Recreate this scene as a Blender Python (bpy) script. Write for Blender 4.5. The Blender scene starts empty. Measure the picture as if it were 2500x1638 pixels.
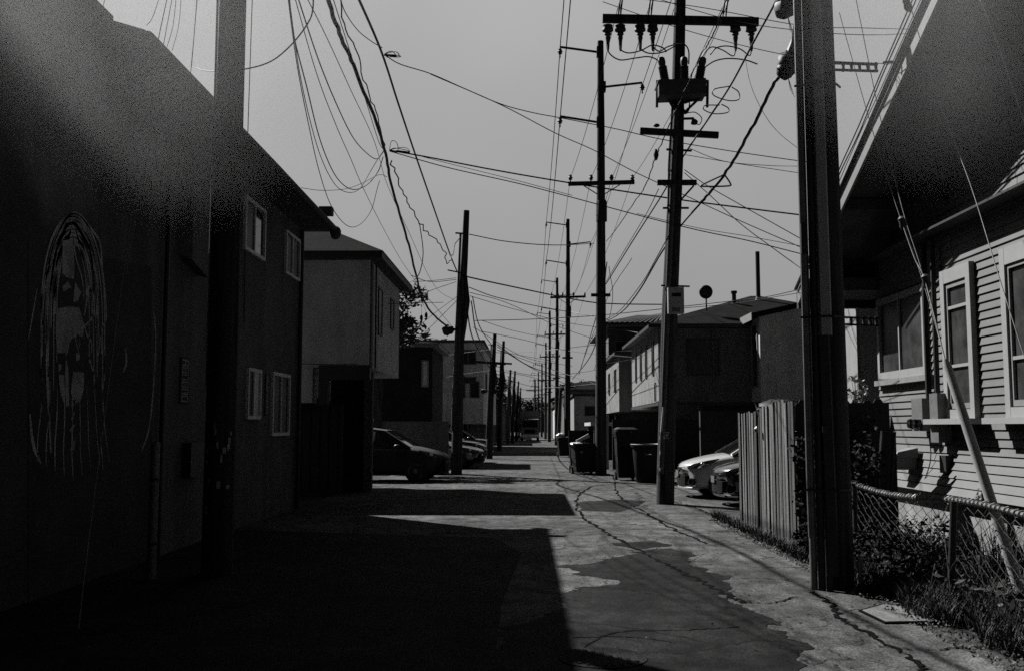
import bpy, bmesh, math, random
from mathutils import Vector, Matrix, Euler
random.seed(7)
S = bpy.context.scene
COL = S.collection
# ------------------------------------------------------------------ camera
cam_d = bpy.data.cameras.new("camera"); cam = bpy.data.objects.new("camera", cam_d); COL.objects.link(cam)
cam_d.sensor_width = 36.0; cam_d.lens = 36.0*2430/2500; cam_d.clip_end = 3000; cam_d.clip_start = 0.05
PITCH = math.atan(223.5/2430); YAW = math.atan(42.5/2440)
EYE = Vector((0, 0, 1.55))
cam.location = EYE; cam.rotation_euler = (math.pi/2+PITCH, 0, YAW)
S.camera = cam
R3 = Euler((math.pi/2+PITCH, 0, YAW)).to_matrix()
# ------------------------------------------------------------------ sun + sky
SUNV = Vector((0.75, -0.777, -1.0)).normalized()
ELEV = math.asin(-SUNV.z); AZ = math.atan2(-SUNV.x, -SUNV.y)
ld = bpy.data.lights.new("sun", 'SUN'); ld.energy = 5.0; ld.angle = math.radians(0.5); ld.color = (1, .995, .985)
sun = bpy.data.objects.new("sun", ld); COL.objects.link(sun)
sun.rotation_euler = SUNV.to_track_quat('-Z', 'Y').to_euler(); sun.location = (-20, 20, 40)
W = bpy.data.worlds.new("World"); S.world = W; W.use_nodes = True
nt = W.node_tree; nt.nodes.clear()
def N(t, **k):
    n = nt.nodes.new(t)
    for a, b in k.items(): setattr(n, a, b)
    return n
out = N('ShaderNodeOutputWorld'); bg = N('ShaderNodeBackground')
sky = N('ShaderNodeTexSky'); sky.sky_type = 'NISHITA'; sky.sun_disc = False
sky.sun_elevation = ELEV; sky.sun_rotation = AZ % (2*math.pi)
sky.dust_density = 4.0; sky.air_density = 1.0
bw = N('ShaderNodeRGBToBW'); nt.links.new(sky.outputs[0], bw.inputs[0])
tc = N('ShaderNodeTexCoord')
dot = N('ShaderNodeVectorMath', operation='DOT_PRODUCT')
nv = Vector((-0.12, 0.95, 0.25)).normalized()
nt.links.new(tc.outputs['Generated'], dot.inputs[0]); dot.inputs[1].default_value = nv
mr = N('ShaderNodeMapRange'); mr.interpolation_type = 'SMOOTHSTEP'
mr.inputs['From Min'].default_value = 0.70; mr.inputs['From Max'].default_value = 0.86
mr.inputs['To Min'].default_value = 0.035; mr.inputs['To Max'].default_value = 1.0
nt.links.new(dot.outputs['Value'], mr.inputs['Value'])
# flatten the sky's own brightness (hazy day) then apply the direction falloff
comp = N('ShaderNodeMath', operation='POWER'); nt.links.new(bw.outputs[0], comp.inputs[0]); comp.inputs[1].default_value = 0.12
ns = N('ShaderNodeTexNoise'); ns.inputs['Scale'].default_value = 3.5; ns.inputs['Detail'].default_value = 3
nt.links.new(tc.outputs['Generated'], ns.inputs['Vector'])
nm = N('ShaderNodeMapRange'); nm.inputs['To Min'].default_value = 0.86; nm.inputs['To Max'].default_value = 1.12
nt.links.new(ns.outputs[0], nm.inputs['Value'])
m1 = N('ShaderNodeMath', operation='MULTIPLY'); nt.links.new(comp.outputs[0], m1.inputs[0]); nt.links.new(mr.outputs[0], m1.inputs[1])
m2 = N('ShaderNodeMath', operation='MULTIPLY'); nt.links.new(m1.outputs[0], m2.inputs[0]); nt.links.new(nm.outputs[0], m2.inputs[1])
sx = N('ShaderNodeSeparateXYZ'); nt.links.new(tc.outputs['Generated'], sx.inputs[0])
el = N('ShaderNodeMapRange'); el.inputs['From Max'].default_value = .42; el.inputs['To Min'].default_value = .80; el.inputs['To Max'].default_value = 1.12
nt.links.new(sx.outputs[2], el.inputs['Value'])
m3 = N('ShaderNodeMath', operation='MULTIPLY'); nt.links.new(m2.outputs[0], m3.inputs[0]); nt.links.new(el.outputs[0], m3.inputs[1]); m2 = m3
nt.links.new(m2.outputs[0], bg.inputs['Color']); bg.inputs['Strength'].default_value = 0.162
nt.links.new(bg.outputs[0], out.inputs[0])
S.view_settings.view_transform = 'Standard'; S.view_settings.look = 'None'
S.view_settings.exposure = 0.95; S.view_settings.gamma = 1
S.render.engine = 'CYCLES'
S.cycles.use_denoising = False; S.cycles.max_bounces = 5; S.cycles.diffuse_bounces = 2; S.cycles.volume_bounces = 0; S.cycles.volume_step_rate = 2; S.cycles.volume_max_steps = 64
S.cycles.pixel_filter_type = 'BLACKMAN_HARRIS'
S.render.filter_size = 1.3
# ------------------------------------------------------------------ pixel -> place
K = 2500/2379.0
def ray(u, v):
    return R3 @ Vector(((u*K-1250)/2430, (819-v*K)/2430, -1))
def P(u, v, Y):
    d = ray(u, v); return EYE + d*(Y/d.y)
def PX(u, v, X):
    d = ray(u, v); return EYE + d*(X/d.x)
def G(u, v, z=0.0):
    d = ray(u, v); return EYE + d*((z-EYE.z)/d.z)
# ------------------------------------------------------------------ materials (all grey: the film is black and white)
MATS = {}
from mathutils import noise as mn
from mathutils.geometry import delaunay_2d_cdt
def mat(name, a, rough=.85, var=.25, scale=3.0, bump=.25, bscale=60., metal=0., spec=.3, fine=.18, stretch=(1,1,1), extra=None, coat=0):
    m = bpy.data.materials.new(name); m.use_nodes = True; t = m.node_tree; b = t.nodes['Principled BSDF']
    b.inputs['Roughness'].default_value = rough; b.inputs['Metallic'].default_value = metal
    b.inputs['Specular IOR Level'].default_value = spec
    if coat: b.inputs['Coat Weight'].default_value = coat; b.inputs['Coat Roughness'].default_value = .05
    L = t.links.new; nn = t.nodes.new
    tcn = nn('ShaderNodeTexCoord'); mp = nn('ShaderNodeMapping'); mp.inputs['Scale'].default_value = stretch
    L(tcn.outputs['Object'], mp.inputs['Vector'])
    n1 = nn('ShaderNodeTexNoise'); n1.inputs['Scale'].default_value = scale; n1.inputs['Detail'].default_value = 6; n1.inputs['Roughness'].default_value = .65
    n2 = nn('ShaderNodeTexNoise'); n2.inputs['Scale'].default_value = bscale; n2.inputs['Detail'].default_value = 3
    L(mp.outputs[0], n1.inputs['Vector']); L(mp.outputs[0], n2.inputs['Vector'])
    r1 = nn('ShaderNodeMapRange'); r1.inputs['From Min'].default_value = .3; r1.inputs['From Max'].default_value = .7
    r1.inputs['To Min'].default_value = a*(1-var); r1.inputs['To Max'].default_value = a*(1+var); L(n1.outputs[0], r1.inputs['Value'])
    r2 = nn('ShaderNodeMapRange'); r2.inputs['From Min'].default_value = .3; r2.inputs['From Max'].default_value = .7
    r2.inputs['To Min'].default_value = 1-fine; r2.inputs['To Max'].default_value = 1+fine; L(n2.outputs[0], r2.inputs['Value'])
    mu = nn('ShaderNodeMath'); mu.operation = 'MULTIPLY'; L(r1.outputs[0], mu.inputs[0]); L(r2.outputs[0], mu.inputs[1])
    v = mu.outputs[0]
    if extra: v = extra(t, mp, v)
    L(v, b.inputs['Base Color'])
    if bump:
        bp = nn('ShaderNodeBump'); bp.inputs['Strength'].default_value = bump; bp.inputs['Distance'].default_value = .01
        L(n2.outputs[0], bp.inputs['Height']); L(bp.outputs[0], b.inputs['Normal'])
    MATS[name] = m; return m
def crack_extra(sc, lo, th, distort=.6, joints=None):
    def f(t, mp, v):
        L = t.links.new; nn = t.nodes.new
        nz = nn('ShaderNodeTexNoise'); nz.inputs['Scale'].default_value = 1.3; nz.inputs['Detail'].default_value = 5; L(mp.outputs[0], nz.inputs['Vector'])
        mx = nn('ShaderNodeMix'); mx.data_type = 'RGBA'; mx.blend_type = 'LINEAR_LIGHT'; mx.inputs[0].default_value = distort
        L(mp.outputs[0], mx.inputs[6]); L(nz.outputs['Color'], mx.inputs[7])
        vo = nn('ShaderNodeTexVoronoi'); vo.feature = 'DISTANCE_TO_EDGE'; vo.inputs['Scale'].default_value = sc; L(mx.outputs[2], vo.inputs['Vector'])
        r = nn('ShaderNodeMapRange'); r.inputs['From Min'].default_value = 0; r.inputs['From Max'].default_value = th
        r.inputs['To Min'].default_value = lo; r.inputs['To Max'].default_value = 1; L(vo.outputs[0], r.inputs['Value'])
        # only some of the cracks are open: break them up with a large noise
        n3 = nn('ShaderNodeTexNoise'); n3.inputs['Scale'].default_value = .55; L(mp.outputs[0], n3.inputs['Vector'])
        g = nn('ShaderNodeMapRange'); g.inputs['From Min'].default_value = .46; g.inputs['From Max'].default_value = .60; L(n3.outputs[0], g.inputs['Value'])
        mm = nn('ShaderNodeMath'); mm.operation = 'MAXIMUM'; L(r.outputs[0], mm.inputs[0]); L(g.outputs[0], mm.inputs[1])
        # large dark stains
        n4 = nn('ShaderNodeTexNoise'); n4.inputs['Scale'].default_value = .35; n4.inputs['Detail'].default_value = 9; n4.inputs['Roughness'].default_value = .7; L(mp.outputs[0], n4.inputs['Vector'])
        s = nn('ShaderNodeMapRange'); s.inputs['From Min'].default_value = .36; s.inputs['From Max'].default_value = .58
        s.inputs['To Min'].default_value = .42; s.inputs['To Max'].default_value = 1; L(n4.outputs[0], s.inputs['Value'])
        # speckle of aggregate
        n5 = nn('ShaderNodeTexVoronoi'); n5.inputs['Scale'].default_value = 42; L(mp.outputs[0], n5.inputs['Vector'])
        s5 = nn('ShaderNodeMapRange'); s5.inputs['From Max'].default_value = .7; s5.inputs['To Min'].default_value = .5; s5.inputs['To Max'].default_value = 1.35; L(n5.outputs[0], s5.inputs['Value'])
        # streaky wear running across the alley, and grit
        m6 = nn('ShaderNodeMapping'); m6.inputs['Scale'].default_value = (2.2, 1.1, 1); L(mp.outputs[0], m6.inputs['Vector'])
        n6 = nn('ShaderNodeTexNoise'); n6.inputs['Scale'].default_value = 2.2; n6.inputs['Detail'].default_value = 10; n6.inputs['Roughness'].default_value = .75; L(m6.outputs[0], n6.inputs['Vector'])
        s6 = nn('ShaderNodeMapRange'); s6.inputs['From Min'].default_value = .35; s6.inputs['From Max'].default_value = .65; s6.inputs['To Min'].default_value = .5; s6.inputs['To Max'].default_value = 1.35; L(n6.outputs[0], s6.inputs['Value'])
        for x in (mm.outputs[0], s.outputs[0], s5.outputs[0], s6.outputs[0]):
            q = nn('ShaderNodeMath'); q.operation = 'MULTIPLY'; L(v, q.inputs[0]); L(x, q.inputs[1]); v = q.outputs[0]
        return v
    return f
def brick_extra(sx, sy, lo, axis='xz', rowh=.14, bw_=.3):
    def f(t, mp, v):
        L = t.links.new; nn = t.nodes.new
        br = nn('ShaderNodeTexBrick'); br.inputs['Scale'].default_value = 1; br.inputs['Row Height'].default_value = rowh; br.inputs['Brick Width'].default_value = bw_
        br.inputs['Mortar Size'].default_value = .012; br.inputs['Color1'].default_value = (1, 1, 1, 1); br.inputs['Color2'].default_value = (.7, .7, .7, 1); br.inputs['Mortar'].default_value = (lo, lo, lo, 1)
        sp = nn('ShaderNodeSeparateXYZ'); cb = nn('ShaderNodeCombineXYZ'); L(mp.outputs[0], sp.inputs[0])
        L(sp.outputs['XYZ'.index(axis[0].upper())], cb.inputs[0]); L(sp.outputs['XYZ'.index(axis[1].upper())], cb.inputs[1])
        L(cb.outputs[0], br.inputs['Vector'])
        q = nn('ShaderNodeMath'); q.operation = 'MULTIPLY'; L(v, q.inputs[0]); L(br.outputs['Color'], q.inputs[1])
        return q.outputs[0]
    return f
def streak_extra(lo=.5, sc=(9, 9, .5), p=(.35, .6)):
    def f(t, mp, v):
        L = t.links.new; nn = t.nodes.new
        m_ = nn('ShaderNodeMapping'); m_.inputs['Scale'].default_value = sc; L(mp.outputs[0], m_.inputs['Vector'])
        n_ = nn('ShaderNodeTexNoise'); n_.inputs['Scale'].default_value = 1; n_.inputs['Detail'].default_value = 7; L(m_.outputs[0], n_.inputs['Vector'])
        r = nn('ShaderNodeMapRange'); r.inputs['From Min'].default_value = p[0]; r.inputs['From Max'].default_value = p[1]; r.inputs['To Min'].default_value = lo; r.inputs['To Max'].default_value = 1.1; L(n_.outputs[0], r.inputs['Value'])
        q = nn('ShaderNodeMath'); q.operation = 'MULTIPLY'; L(v, q.inputs[0]); L(r.outputs[0], q.inputs[1]); return q.outputs[0]
    return f
concrete = mat('concrete', .084, 1, .34, 2.6, .9, 60, stretch=(1, 1, 1), extra=crack_extra(.9, .10, .016), fine=.5, spec=.05)
stucco_lid = mat('worn_vault_lid', .12, .9, .3, 3, .5, 90, fine=.3)
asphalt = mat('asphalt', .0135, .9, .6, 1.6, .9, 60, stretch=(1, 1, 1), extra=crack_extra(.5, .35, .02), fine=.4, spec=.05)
dirt = mat('dirt', .045, .95, .4, 2.5, .8, 45, fine=.4, spec=.05)
tar = mat('crack_filler', .004, 1, .4, 5, .4, 80, spec=.02)
stucco_d = mat('dark_stucco', .075, .95, .22, 1.2, .7, 130, extra=streak_extra(.7, (2.2, 2.2, .35)))
stucco_m = mat('grey_stucco', .085, .95, .15, 1.5, .7, 130, extra=streak_extra(.82, (2.2, 2.2, .35)))
stucco_l = mat('pale_stucco', .36, .95, .15, 1.5, .7, 130, extra=streak_extra(.85, (2.2, 2.2, .3)))
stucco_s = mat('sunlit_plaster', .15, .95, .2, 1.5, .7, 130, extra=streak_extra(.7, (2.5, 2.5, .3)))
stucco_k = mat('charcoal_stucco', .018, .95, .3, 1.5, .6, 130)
stucco_f = mat('foundation_render', .20, .9, .15, 2, .5, 110, extra=streak_extra(.7, (3, 3, .8)))
siding = mat('painted_siding', .097, .7, .10, 2.2, .25, 160, extra=streak_extra(.93, (.8, .8, 6)))
trim = mat('white_trim', .215, .6, .08, 4, .15, 150)
trim_g = mat('grey_trim', .16, .6, .12, 4, .15, 150)
trim_d = mat('dark_trim', .02, .6, .2, 4, .15, 150)
soffit_m = mat('dark_soffit', .05, .9, .3, 2, .3, 60)
shingle = mat('roof_shingles', .013, 1, .35, 2, .5, 90, spec=.02, extra=brick_extra(1, 1, .35, 'xy'))
tile = mat('clay_roof_tile', .03, .8, .25, 6, .5, 60)
wood_p = mat('pole_wood', .030, .9, .5, 3, 1, 60, stretch=(9, 9, .35), fine=.35, extra=streak_extra(.35, (1.4, 1.4, .9), (.4, .55)))
wood_g = mat('grey_pole_wood', .060, .9, .45, 3, .8, 60, stretch=(9, 9, .35), fine=.35)
wood_f = mat('fence_wood', .115, .9, .45, 2.2, .9, 30, stretch=(9, 9, .4), fine=.45, extra=streak_extra(.08, (2.0, 2.0, .8), (.40, .56)))
wood_k = mat('dark_fence_wood', .02, .9, .4, 3, .6, 40, stretch=(14, 14, .5))
metal_d = mat('dark_metal', .02, .55, .25, 8, .2, 90, metal=.2)
metal_g = mat('galvanised_metal', .13, .5, .2, 8, .15, 90, metal=.3)
metal_m = mat('weathered_wire', .06, .6, .25, 8, .15, 90, metal=.2)
metal_l = mat('pale_pvc', .26, .45, .08, 3, .05, 90)
guard_m = mat('guy_guard_plastic', .25, .5, .12, 5, .1, 90)
cable_m = mat('black_cable', .010, .6, .2, 8, 0, 90)
wire_l = mat('steel_strand', .32, .5, .2, 8, 0, 90, metal=.3)
ceramic = mat('insulator_ceramic', .03, .6, .2, 8, 0, 60)
glass = mat('window_glass', .006, .06, .2, 1.2, 0, 60, spec=.5)
glass_d = mat('screened_glass', .03, .4, .75, 2.6, 0, 60, spec=.12)
blind = mat('drawn_blind', .55, .8, .12, 2, .1, 90)
curtain_m = mat('curtain_cloth', .05, .9, .35, 2, .3, 30, stretch=(8, 8, .6))
paint_w = mat('white_car_paint', .30, .32, .05, 2, 0, 60, spec=.5, coat=.6)
paint_s = mat('silver_car_paint', .12, .3, .06, 2, 0, 60, metal=.5, spec=.5, coat=.8)
paint_k = mat('black_car_paint', .008, .25, .1, 2, 0, 60, spec=.5, coat=1)
paint_m = mat('dusty_black_paint', .008, .55, .3, 2, 0, 60, spec=.25)
rubber = mat('tyre_rubber', .012, .8, .2, 8, .3, 60)
chrome = mat('chrome', .5, .15, .05, 5, 0, 60, metal=1)
lens = mat('headlamp_lens', .12, .08, .6, 14, 0, 60, spec=.8, metal=.4)
plastic_k = mat('black_plastic', .006, .6, .2, 8, .15, 60, spec=.15)
bag_m = mat('bin_bag', .30, .35, .3, 12, .8, 25)
leaf_d = mat('dark_leaves', .035, .7, .5, 5, 0, 60)
leaf_k = mat('ivy_leaves', .010, .8, .5, 5, 0, 60, spec=.1)
leaf_m = mat('dry_leaves', .07, .7, .5, 8, 0, 60)
grass_m = mat('weeds', .028, .75, .6, 6, 0, 60)
petal = mat('petals', .30, .6, .2, 20, 0, 60)
white_p = mat('white_paint', .28, .7, .2, 20, .1, 60)
mural_bg = mat('mural_dark_paint', .03, .9, .5, 1.5, .5, 130)
mural_l = mat('mural_pale_paint', .27, .9, .5, 3, .5, 130, fine=.3)
mural_m = mat('mural_mid_paint', .30, .9, .7, 4, .5, 130, fine=.3)
def upper_haze(t, mp, v):  # film haze put into the wall colour: paler towards the top
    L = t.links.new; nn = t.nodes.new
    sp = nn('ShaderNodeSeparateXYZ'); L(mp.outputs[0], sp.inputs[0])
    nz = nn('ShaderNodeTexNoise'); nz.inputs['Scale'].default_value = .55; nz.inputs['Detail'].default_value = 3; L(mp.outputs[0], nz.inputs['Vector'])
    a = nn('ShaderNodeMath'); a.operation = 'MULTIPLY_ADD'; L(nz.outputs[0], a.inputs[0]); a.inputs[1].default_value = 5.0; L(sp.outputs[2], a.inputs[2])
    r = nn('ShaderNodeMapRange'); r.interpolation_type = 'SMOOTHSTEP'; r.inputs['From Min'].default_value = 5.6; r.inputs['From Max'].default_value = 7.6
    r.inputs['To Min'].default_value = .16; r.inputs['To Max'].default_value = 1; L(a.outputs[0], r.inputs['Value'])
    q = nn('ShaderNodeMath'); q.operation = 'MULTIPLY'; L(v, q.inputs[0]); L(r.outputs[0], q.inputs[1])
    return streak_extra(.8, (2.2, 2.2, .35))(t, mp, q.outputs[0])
haze_paint = mat('wall_with_painted_haze', .22, .9, .25, .8, .6, 130, extra=upper_haze)
# ------------------------------------------------------------------ builders
BASE = {}
def props(o, label=None, cat=None, group=None, kind=None):
    if label: o['label'] = label
    if cat: o['category'] = cat
    if group: o['group'] = group
    if kind: o['kind'] = kind
    return o
def thing(name, loc, label, cat, group=None):
    o = bpy.data.objects.new(name, None); COL.objects.link(o); o.location = loc; o.empty_display_size = .2
    BASE[o] = Vector(loc); return props(o, label, cat, group)
class MB:
    def __init__(s): s.v = []; s.f = []
    def add(s, vs, fs):
        k = len(s.v); s.v += [Vector(v) for v in vs]; s.f += [tuple(i+k for i in f) for f in fs]; return s
    def box(s, x0, x1, y0, y1, z0, z1):
        if x0 > x1: x0, x1 = x1, x0
        if y0 > y1: y0, y1 = y1, y0
        if z0 > z1: z0, z1 = z1, z0
        return s.add([(x0,y0,z0),(x1,y0,z0),(x1,y1,z0),(x0,y1,z0),(x0,y0,z1),(x1,y0,z1),(x1,y1,z1),(x0,y1,z1)],
              [(0,3,2,1),(4,5,6,7),(0,1,5,4),(1,2,6,5),(2,3,7,6),(3,0,4,7)])
    def obox(s, o, a, b, c):
        """box from corner o with edge vectors a,b,c"""
        o, a, b, c = map(Vector, (o, a, b, c))
        if a.cross(b).dot(c) < 0: o, c = o+c, -c
        return s.add([o, o+a, o+a+b, o+b, o+c, o+a+c, o+a+b+c, o+b+c],
              [(0,3,2,1),(4,5,6,7),(0,1,5,4),(1,2,6,5),(2,3,7,6),(3,0,4,7)])
    def bar(s, p0, p1, w, h, up=(0, 0, 1)):
        p0, p1 = Vector(p0), Vector(p1); d = (p1-p0); up = Vector(up)
        sd = d.cross(up)
        if sd.length < 1e-6: sd = d.cross(Vector((1, 0, 0)))
        sd.normalize(); u2 = sd.cross(d).normalized()
        return s.obox(p0-sd*w/2-u2*h/2, d, sd*w, u2*h)
    def cyl(s, p0, p1, r0, r1=None, n=12, caps=True):
        r1 = r0 if r1 is None else r1
        p0, p1 = Vector(p0), Vector(p1); d = (p1-p0).normalized()
        a = d.orthogonal().normalized(); b = d.cross(a)
        vs = []
        for p, r in ((p0, r0), (p1, r1)):
            for i in range(n):
                t = 2*math.pi*i/n; vs.append(p+(a*math.cos(t)+b*math.sin(t))*r)
        fs = [(i, (i+1) % n, n+(i+1) % n, n+i) for i in range(n)]
        if caps: fs += [tuple(range(n-1, -1, -1)), tuple(range(n, 2*n))]
        return s.add(vs, fs)
    def tube(s, pts, r, n=6, rs=None):
        pts = [Vector(p) for p in pts]; m = len(pts)
        a = None; vs = []
        for i, p in enumerate(pts):
            d = (pts[min(i+1, m-1)]-pts[max(i-1, 0)]).normalized()
            if a is None: a = d.orthogonal().normalized()
            else:
                a = (a-d*a.dot(d))
                a = a.normalized() if a.length > 1e-6 else d.orthogonal().normalized()
            b = d.cross(a); rr = rs[i] if rs else r
            for k in range(n):
                t = 2*math.pi*k/n; vs.append(p+(a*math.cos(t)+b*math.sin(t))*rr)
        fs = []
        for i in range(m-1):
            for k in range(n): fs.append((i*n+k, i*n+(k+1) % n, (i+1)*n+(k+1) % n, (i+1)*n+k))
        fs += [tuple(range(n-1, -1, -1)), tuple(range((m-1)*n, m*n))]
        return s.add(vs, fs)
    def lathe(s, c, prof, n=14, axis=(0, 0, 1)):
        c = Vector(c); ax = Vector(axis).normalized(); a = ax.orthogonal().normalized(); b = ax.cross(a); vs = []
        for r, h in prof:
            for k in range(n):
                t = 2*math.pi*k/n; vs.append(c+ax*h+(a*math.cos(t)+b*math.sin(t))*max(r, 1e-4))
        m = len(prof)
        fs = [(i*n+k, i*n+(k+1) % n, (i+1)*n+(k+1) % n, (i+1)*n+k) for i in range(m-1) for k in range(n)]
        fs += [tuple(range(n-1, -1, -1)), tuple(range((m-1)*n, m*n))]
        return s.add(vs, fs)
    def prism(s, poly, d):
        poly = [Vector(p) for p in poly]; d = Vector(d); n = len(poly)
        return s.add(poly+[p+d for p in poly], [tuple(range(n-1, -1, -1)), tuple(range(n, 2*n))]+[(i, (i+1) % n, n+(i+1) % n, n+i) for i in range(n)])
    def ball(s, c, rx, ry, rz, n=10, m=7, jit=0):
        c = Vector(c); vs = []; 
        for i in range(m+1):
            ph = math.pi*i/m
            for k in range(n):
                t = 2*math.pi*k/n; j = 1+random.uniform(-jit, jit)
                vs.append(c+Vector((rx*math.sin(ph)*math.cos(t)*j, ry*math.sin(ph)*math.sin(t)*j, rz*math.cos(ph)*j)))
        fs = [(i*n+k, (i+1)*n+k, (i+1)*n+(k+1) % n, i*n+(k+1) % n) for i in range(m) for k in range(n)]
        return s.add(vs, fs)
    def leaf(s, p, size, flat=0):
        d = Vector((random.gauss(0, 1), random.gauss(0, 1), random.gauss(0, .6))).normalized()
        e = d.cross(Vector((random.gauss(0, 1), random.gauss(0, 1), random.gauss(0, 1)))).normalized()
        p = Vector(p); w = size*.45
        return s.add([p-d*size, p-e*w, p+d*size, p+e*w], [(0, 1, 2, 3)])
    def build(s, name, m, parent=None, smooth=False, root=None):
        me = bpy.data.meshes.new(name)
        if parent is None:
            xs = [v.x for v in s.v]; ys = [v.y for v in s.v]; zs = [v.z for v in s.v]
            base = Vector(((min(xs)+max(xs))/2, (min(ys)+max(ys))/2, min(zs)))
            if root == 'origin': base = Vector((0, 0, 0))
        else: base = BASE[parent]
        me.from_pydata([v-base for v in s.v], [], s.f); me.materials.append(m)
        if smooth:
            for p in me.polygons: p.use_smooth = True
            try: me.set_sharp_from_angle(angle=math.radians(40))
            except Exception: pass
        o = bpy.data.objects.new(name, me); COL.objects.link(o)
        if parent is None: o.location = base
        else: o.parent = parent
        BASE[o] = base; return o
def kids(o): return [c for c in COL.objects if c.parent == o]
def copy_tree(o, par=None):
    c = o.copy(); COL.objects.link(c)
    if par is not None: c.parent = par; c.matrix_parent_inverse = o.matrix_parent_inverse
    for ch in kids(o): copy_tree(ch, c)
    return c
def smooth_pts(pts, k=7):
    pts = [Vector(p) for p in pts]
    if len(pts) < 3: return pts
    q = [pts[0]*2-pts[1]]+pts+[pts[-1]*2-pts[-2]]; o = []
    for i in range(1, len(q)-2):
        a, b, c, d = q[i-1:i+3]
        for j in range(k):
            t = j/k
            o.append(.5*((2*b)+(c-a)*t+(2*a-5*b+4*c-d)*t*t+(-a+3*b-3*c+d)*t**3))
    o.append(pts[-1]); return o
def sag(p0, p1, s, n=14):
    p0, p1 = Vector(p0), Vector(p1)
    return [p0.lerp(p1, i/n)-Vector((0, 0, s*4*(i/n)*(1-i/n))) for i in range(n+1)]
def wire(pts, px, label, group=None, name='overhead_cable', m=cable_m, wob=0, cat='cable', n=5, k=7):
    """pts: (u, v, depth); px: width in photo pixels at mean depth -> real radius"""
    w = [P(*p) for p in pts]; Y = sum(p[2] for p in pts)/len(pts)
    q = smooth_pts(w, k)
    if wob: q = [p+Vector((random.uniform(-wob, wob), 0, random.uniform(-wob, wob))) for p in q]
    o = MB().tube(q, max(px*.5*Y/2312, .003), n).build(name, m, None, True)
    return props(o, label, cat, group)
def win(parent, o, ux, n, w, h, fw=.07, dep=.05, fm=trim, gm=glass, mull=None, second=None, uz=(0, 0, 1), name='window', head=0, sill=0):
    """framed window: lower-left corner o, horizontal dir ux, outward normal n"""
    o, ux, n, uz = Vector(o), Vector(ux).normalized(), Vector(n).normalized(), Vector(uz)
    f = MB(); d = n*dep
    f.obox(o, ux*fw, uz*h, d); f.obox(o+ux*(w-fw), ux*fw, uz*h, d)
    f.obox(o+ux*fw, ux*(w-2*fw), uz*(fw+sill), d*.97); f.obox(o+ux*fw+uz*(h-fw-head), ux*(w-2*fw), uz*(fw+head), d*.97)
    iw, ih = w-2*fw, h-2*fw-head-sill; io = o+ux*fw+uz*(fw+sill)
    for q in (mull or ()):
        if q[0] == 'v': f.obox(io+ux*(iw*q[1]-.02), ux*.04, uz*ih, d*.7)
        else: f.obox(io+uz*(ih*q[1]-.02), uz*.04, ux*iw, d*.6)
    fr = f.build(name, fm, parent)
    if second is None: MB().obox(io, ux*iw, uz*ih, n*.012).build('pane', gm, fr)
    else:
        s, m2 = second
        MB().obox(io, ux*iw*s, uz*ih, n*.012).build('pane', gm, fr)
        MB().obox(io+ux*iw*s, ux*iw*(1-s), uz*ih, n*.012).build('pane', m2, fr)
    return fr
def text_mesh(txt, size, loc, rot, m, parent, name='lettering', ext=.002):
    c = bpy.data.curves.new(name, 'FONT'); c.body = txt; c.size = size; c.extrude = ext
    t = bpy.data.objects.new('tmp', c); COL.objects.link(t)
    bpy.context.view_layer.update()
    me = bpy.data.meshes.new_from_object(t); bpy.data.objects.remove(t)
    me.transform(Matrix.Translation(Vector(loc)-BASE[parent]) @ Euler(rot).to_matrix().to_4x4())
    me.materials.clear(); me.materials.append(m)
    o = bpy.data.objects.new(name, me); COL.objects.link(o); o.parent = parent; BASE[o] = BASE[parent]; return o
# ================================================================== SETTING
g = MB().add([(-400, -60, -.012), (400, -60, -.012), (400, 900, -.012), (-400, 900, -.012)], [(0, 1, 2, 3)]).build('ground', dirt, None, root='origin')
props(g, 'bare dirt ground either side of the alley', None, None, 'structure')
al = MB()
LX = [-4.5, 3.15]
al.add([(-4.5, -20, 0), (3.15, -20, 0), (3.05, 9, 0), (3.0, 17, 0), (7.5, 17.2, 0), (7.5, 31, 0), (2.9, 33, 0), (3.4, 420, 0), (-4.5, 420, 0)], [tuple(range(9))])
alo = props(al.build('alley_road', concrete, None, root='origin'), 'cracked concrete alley surface', None, None, 'structure')
def blob(pts, z, m, name, label, rag=.05, seg=5):
    w = [G(u, v) for u, v in pts]; q = []
    for i in range(len(w)):
        a, b = w[i], w[(i+1) % len(w)]
        L = (b-a).length; k = max(2, min(200, int(L/.035)))
        for j in range(k):
            p = a.lerp(b, j/k); r = rag*min(1, L)
            dx = mn.noise(Vector((p.x*2.1, p.y*2.1, 1)))*rag*3+mn.noise(Vector((p.x*6, p.y*6, 5)))*rag*1.2+mn.noise(Vector((p.x*19, p.y*19, 5)))*rag*.5
            dy = mn.noise(Vector((p.x*2.1, p.y*2.1, 9)))*rag*3+mn.noise(Vector((p.x*6, p.y*6, 15)))*rag*1.2+mn.noise(Vector((p.x*19, p.y*19, 7)))*rag*.5
            q.append(Vector((p.x+dx, p.y+dy, z)))
    r_ = delaunay_2d_cdt([Vector((p.x, p.y)) for p in q], [], [list(range(len(q)))], 1, 1e-5)
    o = MB().add([Vector((p.x, p.y, z)) for p in r_[0]], [tuple(f) for f in r_[2]]).build(name, m, None, root='origin')
    return props(o, label, None, None, 'structure')
blob([(1560,1275),(1615,1283),(1600,1300),(1640,1330),(1690,1345),(1680,1372),(1715,1400),(1790,1445),(1850,1500),(1880,1559),(1900,1700),(1000,1700),(1020,1559),(1240,1430),(1310,1375),(1415,1352),(1375,1335),(1300,1318),(1400,1300)], .004, asphalt, 'asphalt_patch_or_shade_sheet', 'large dark asphalt patch in the foreground', .085)
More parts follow.
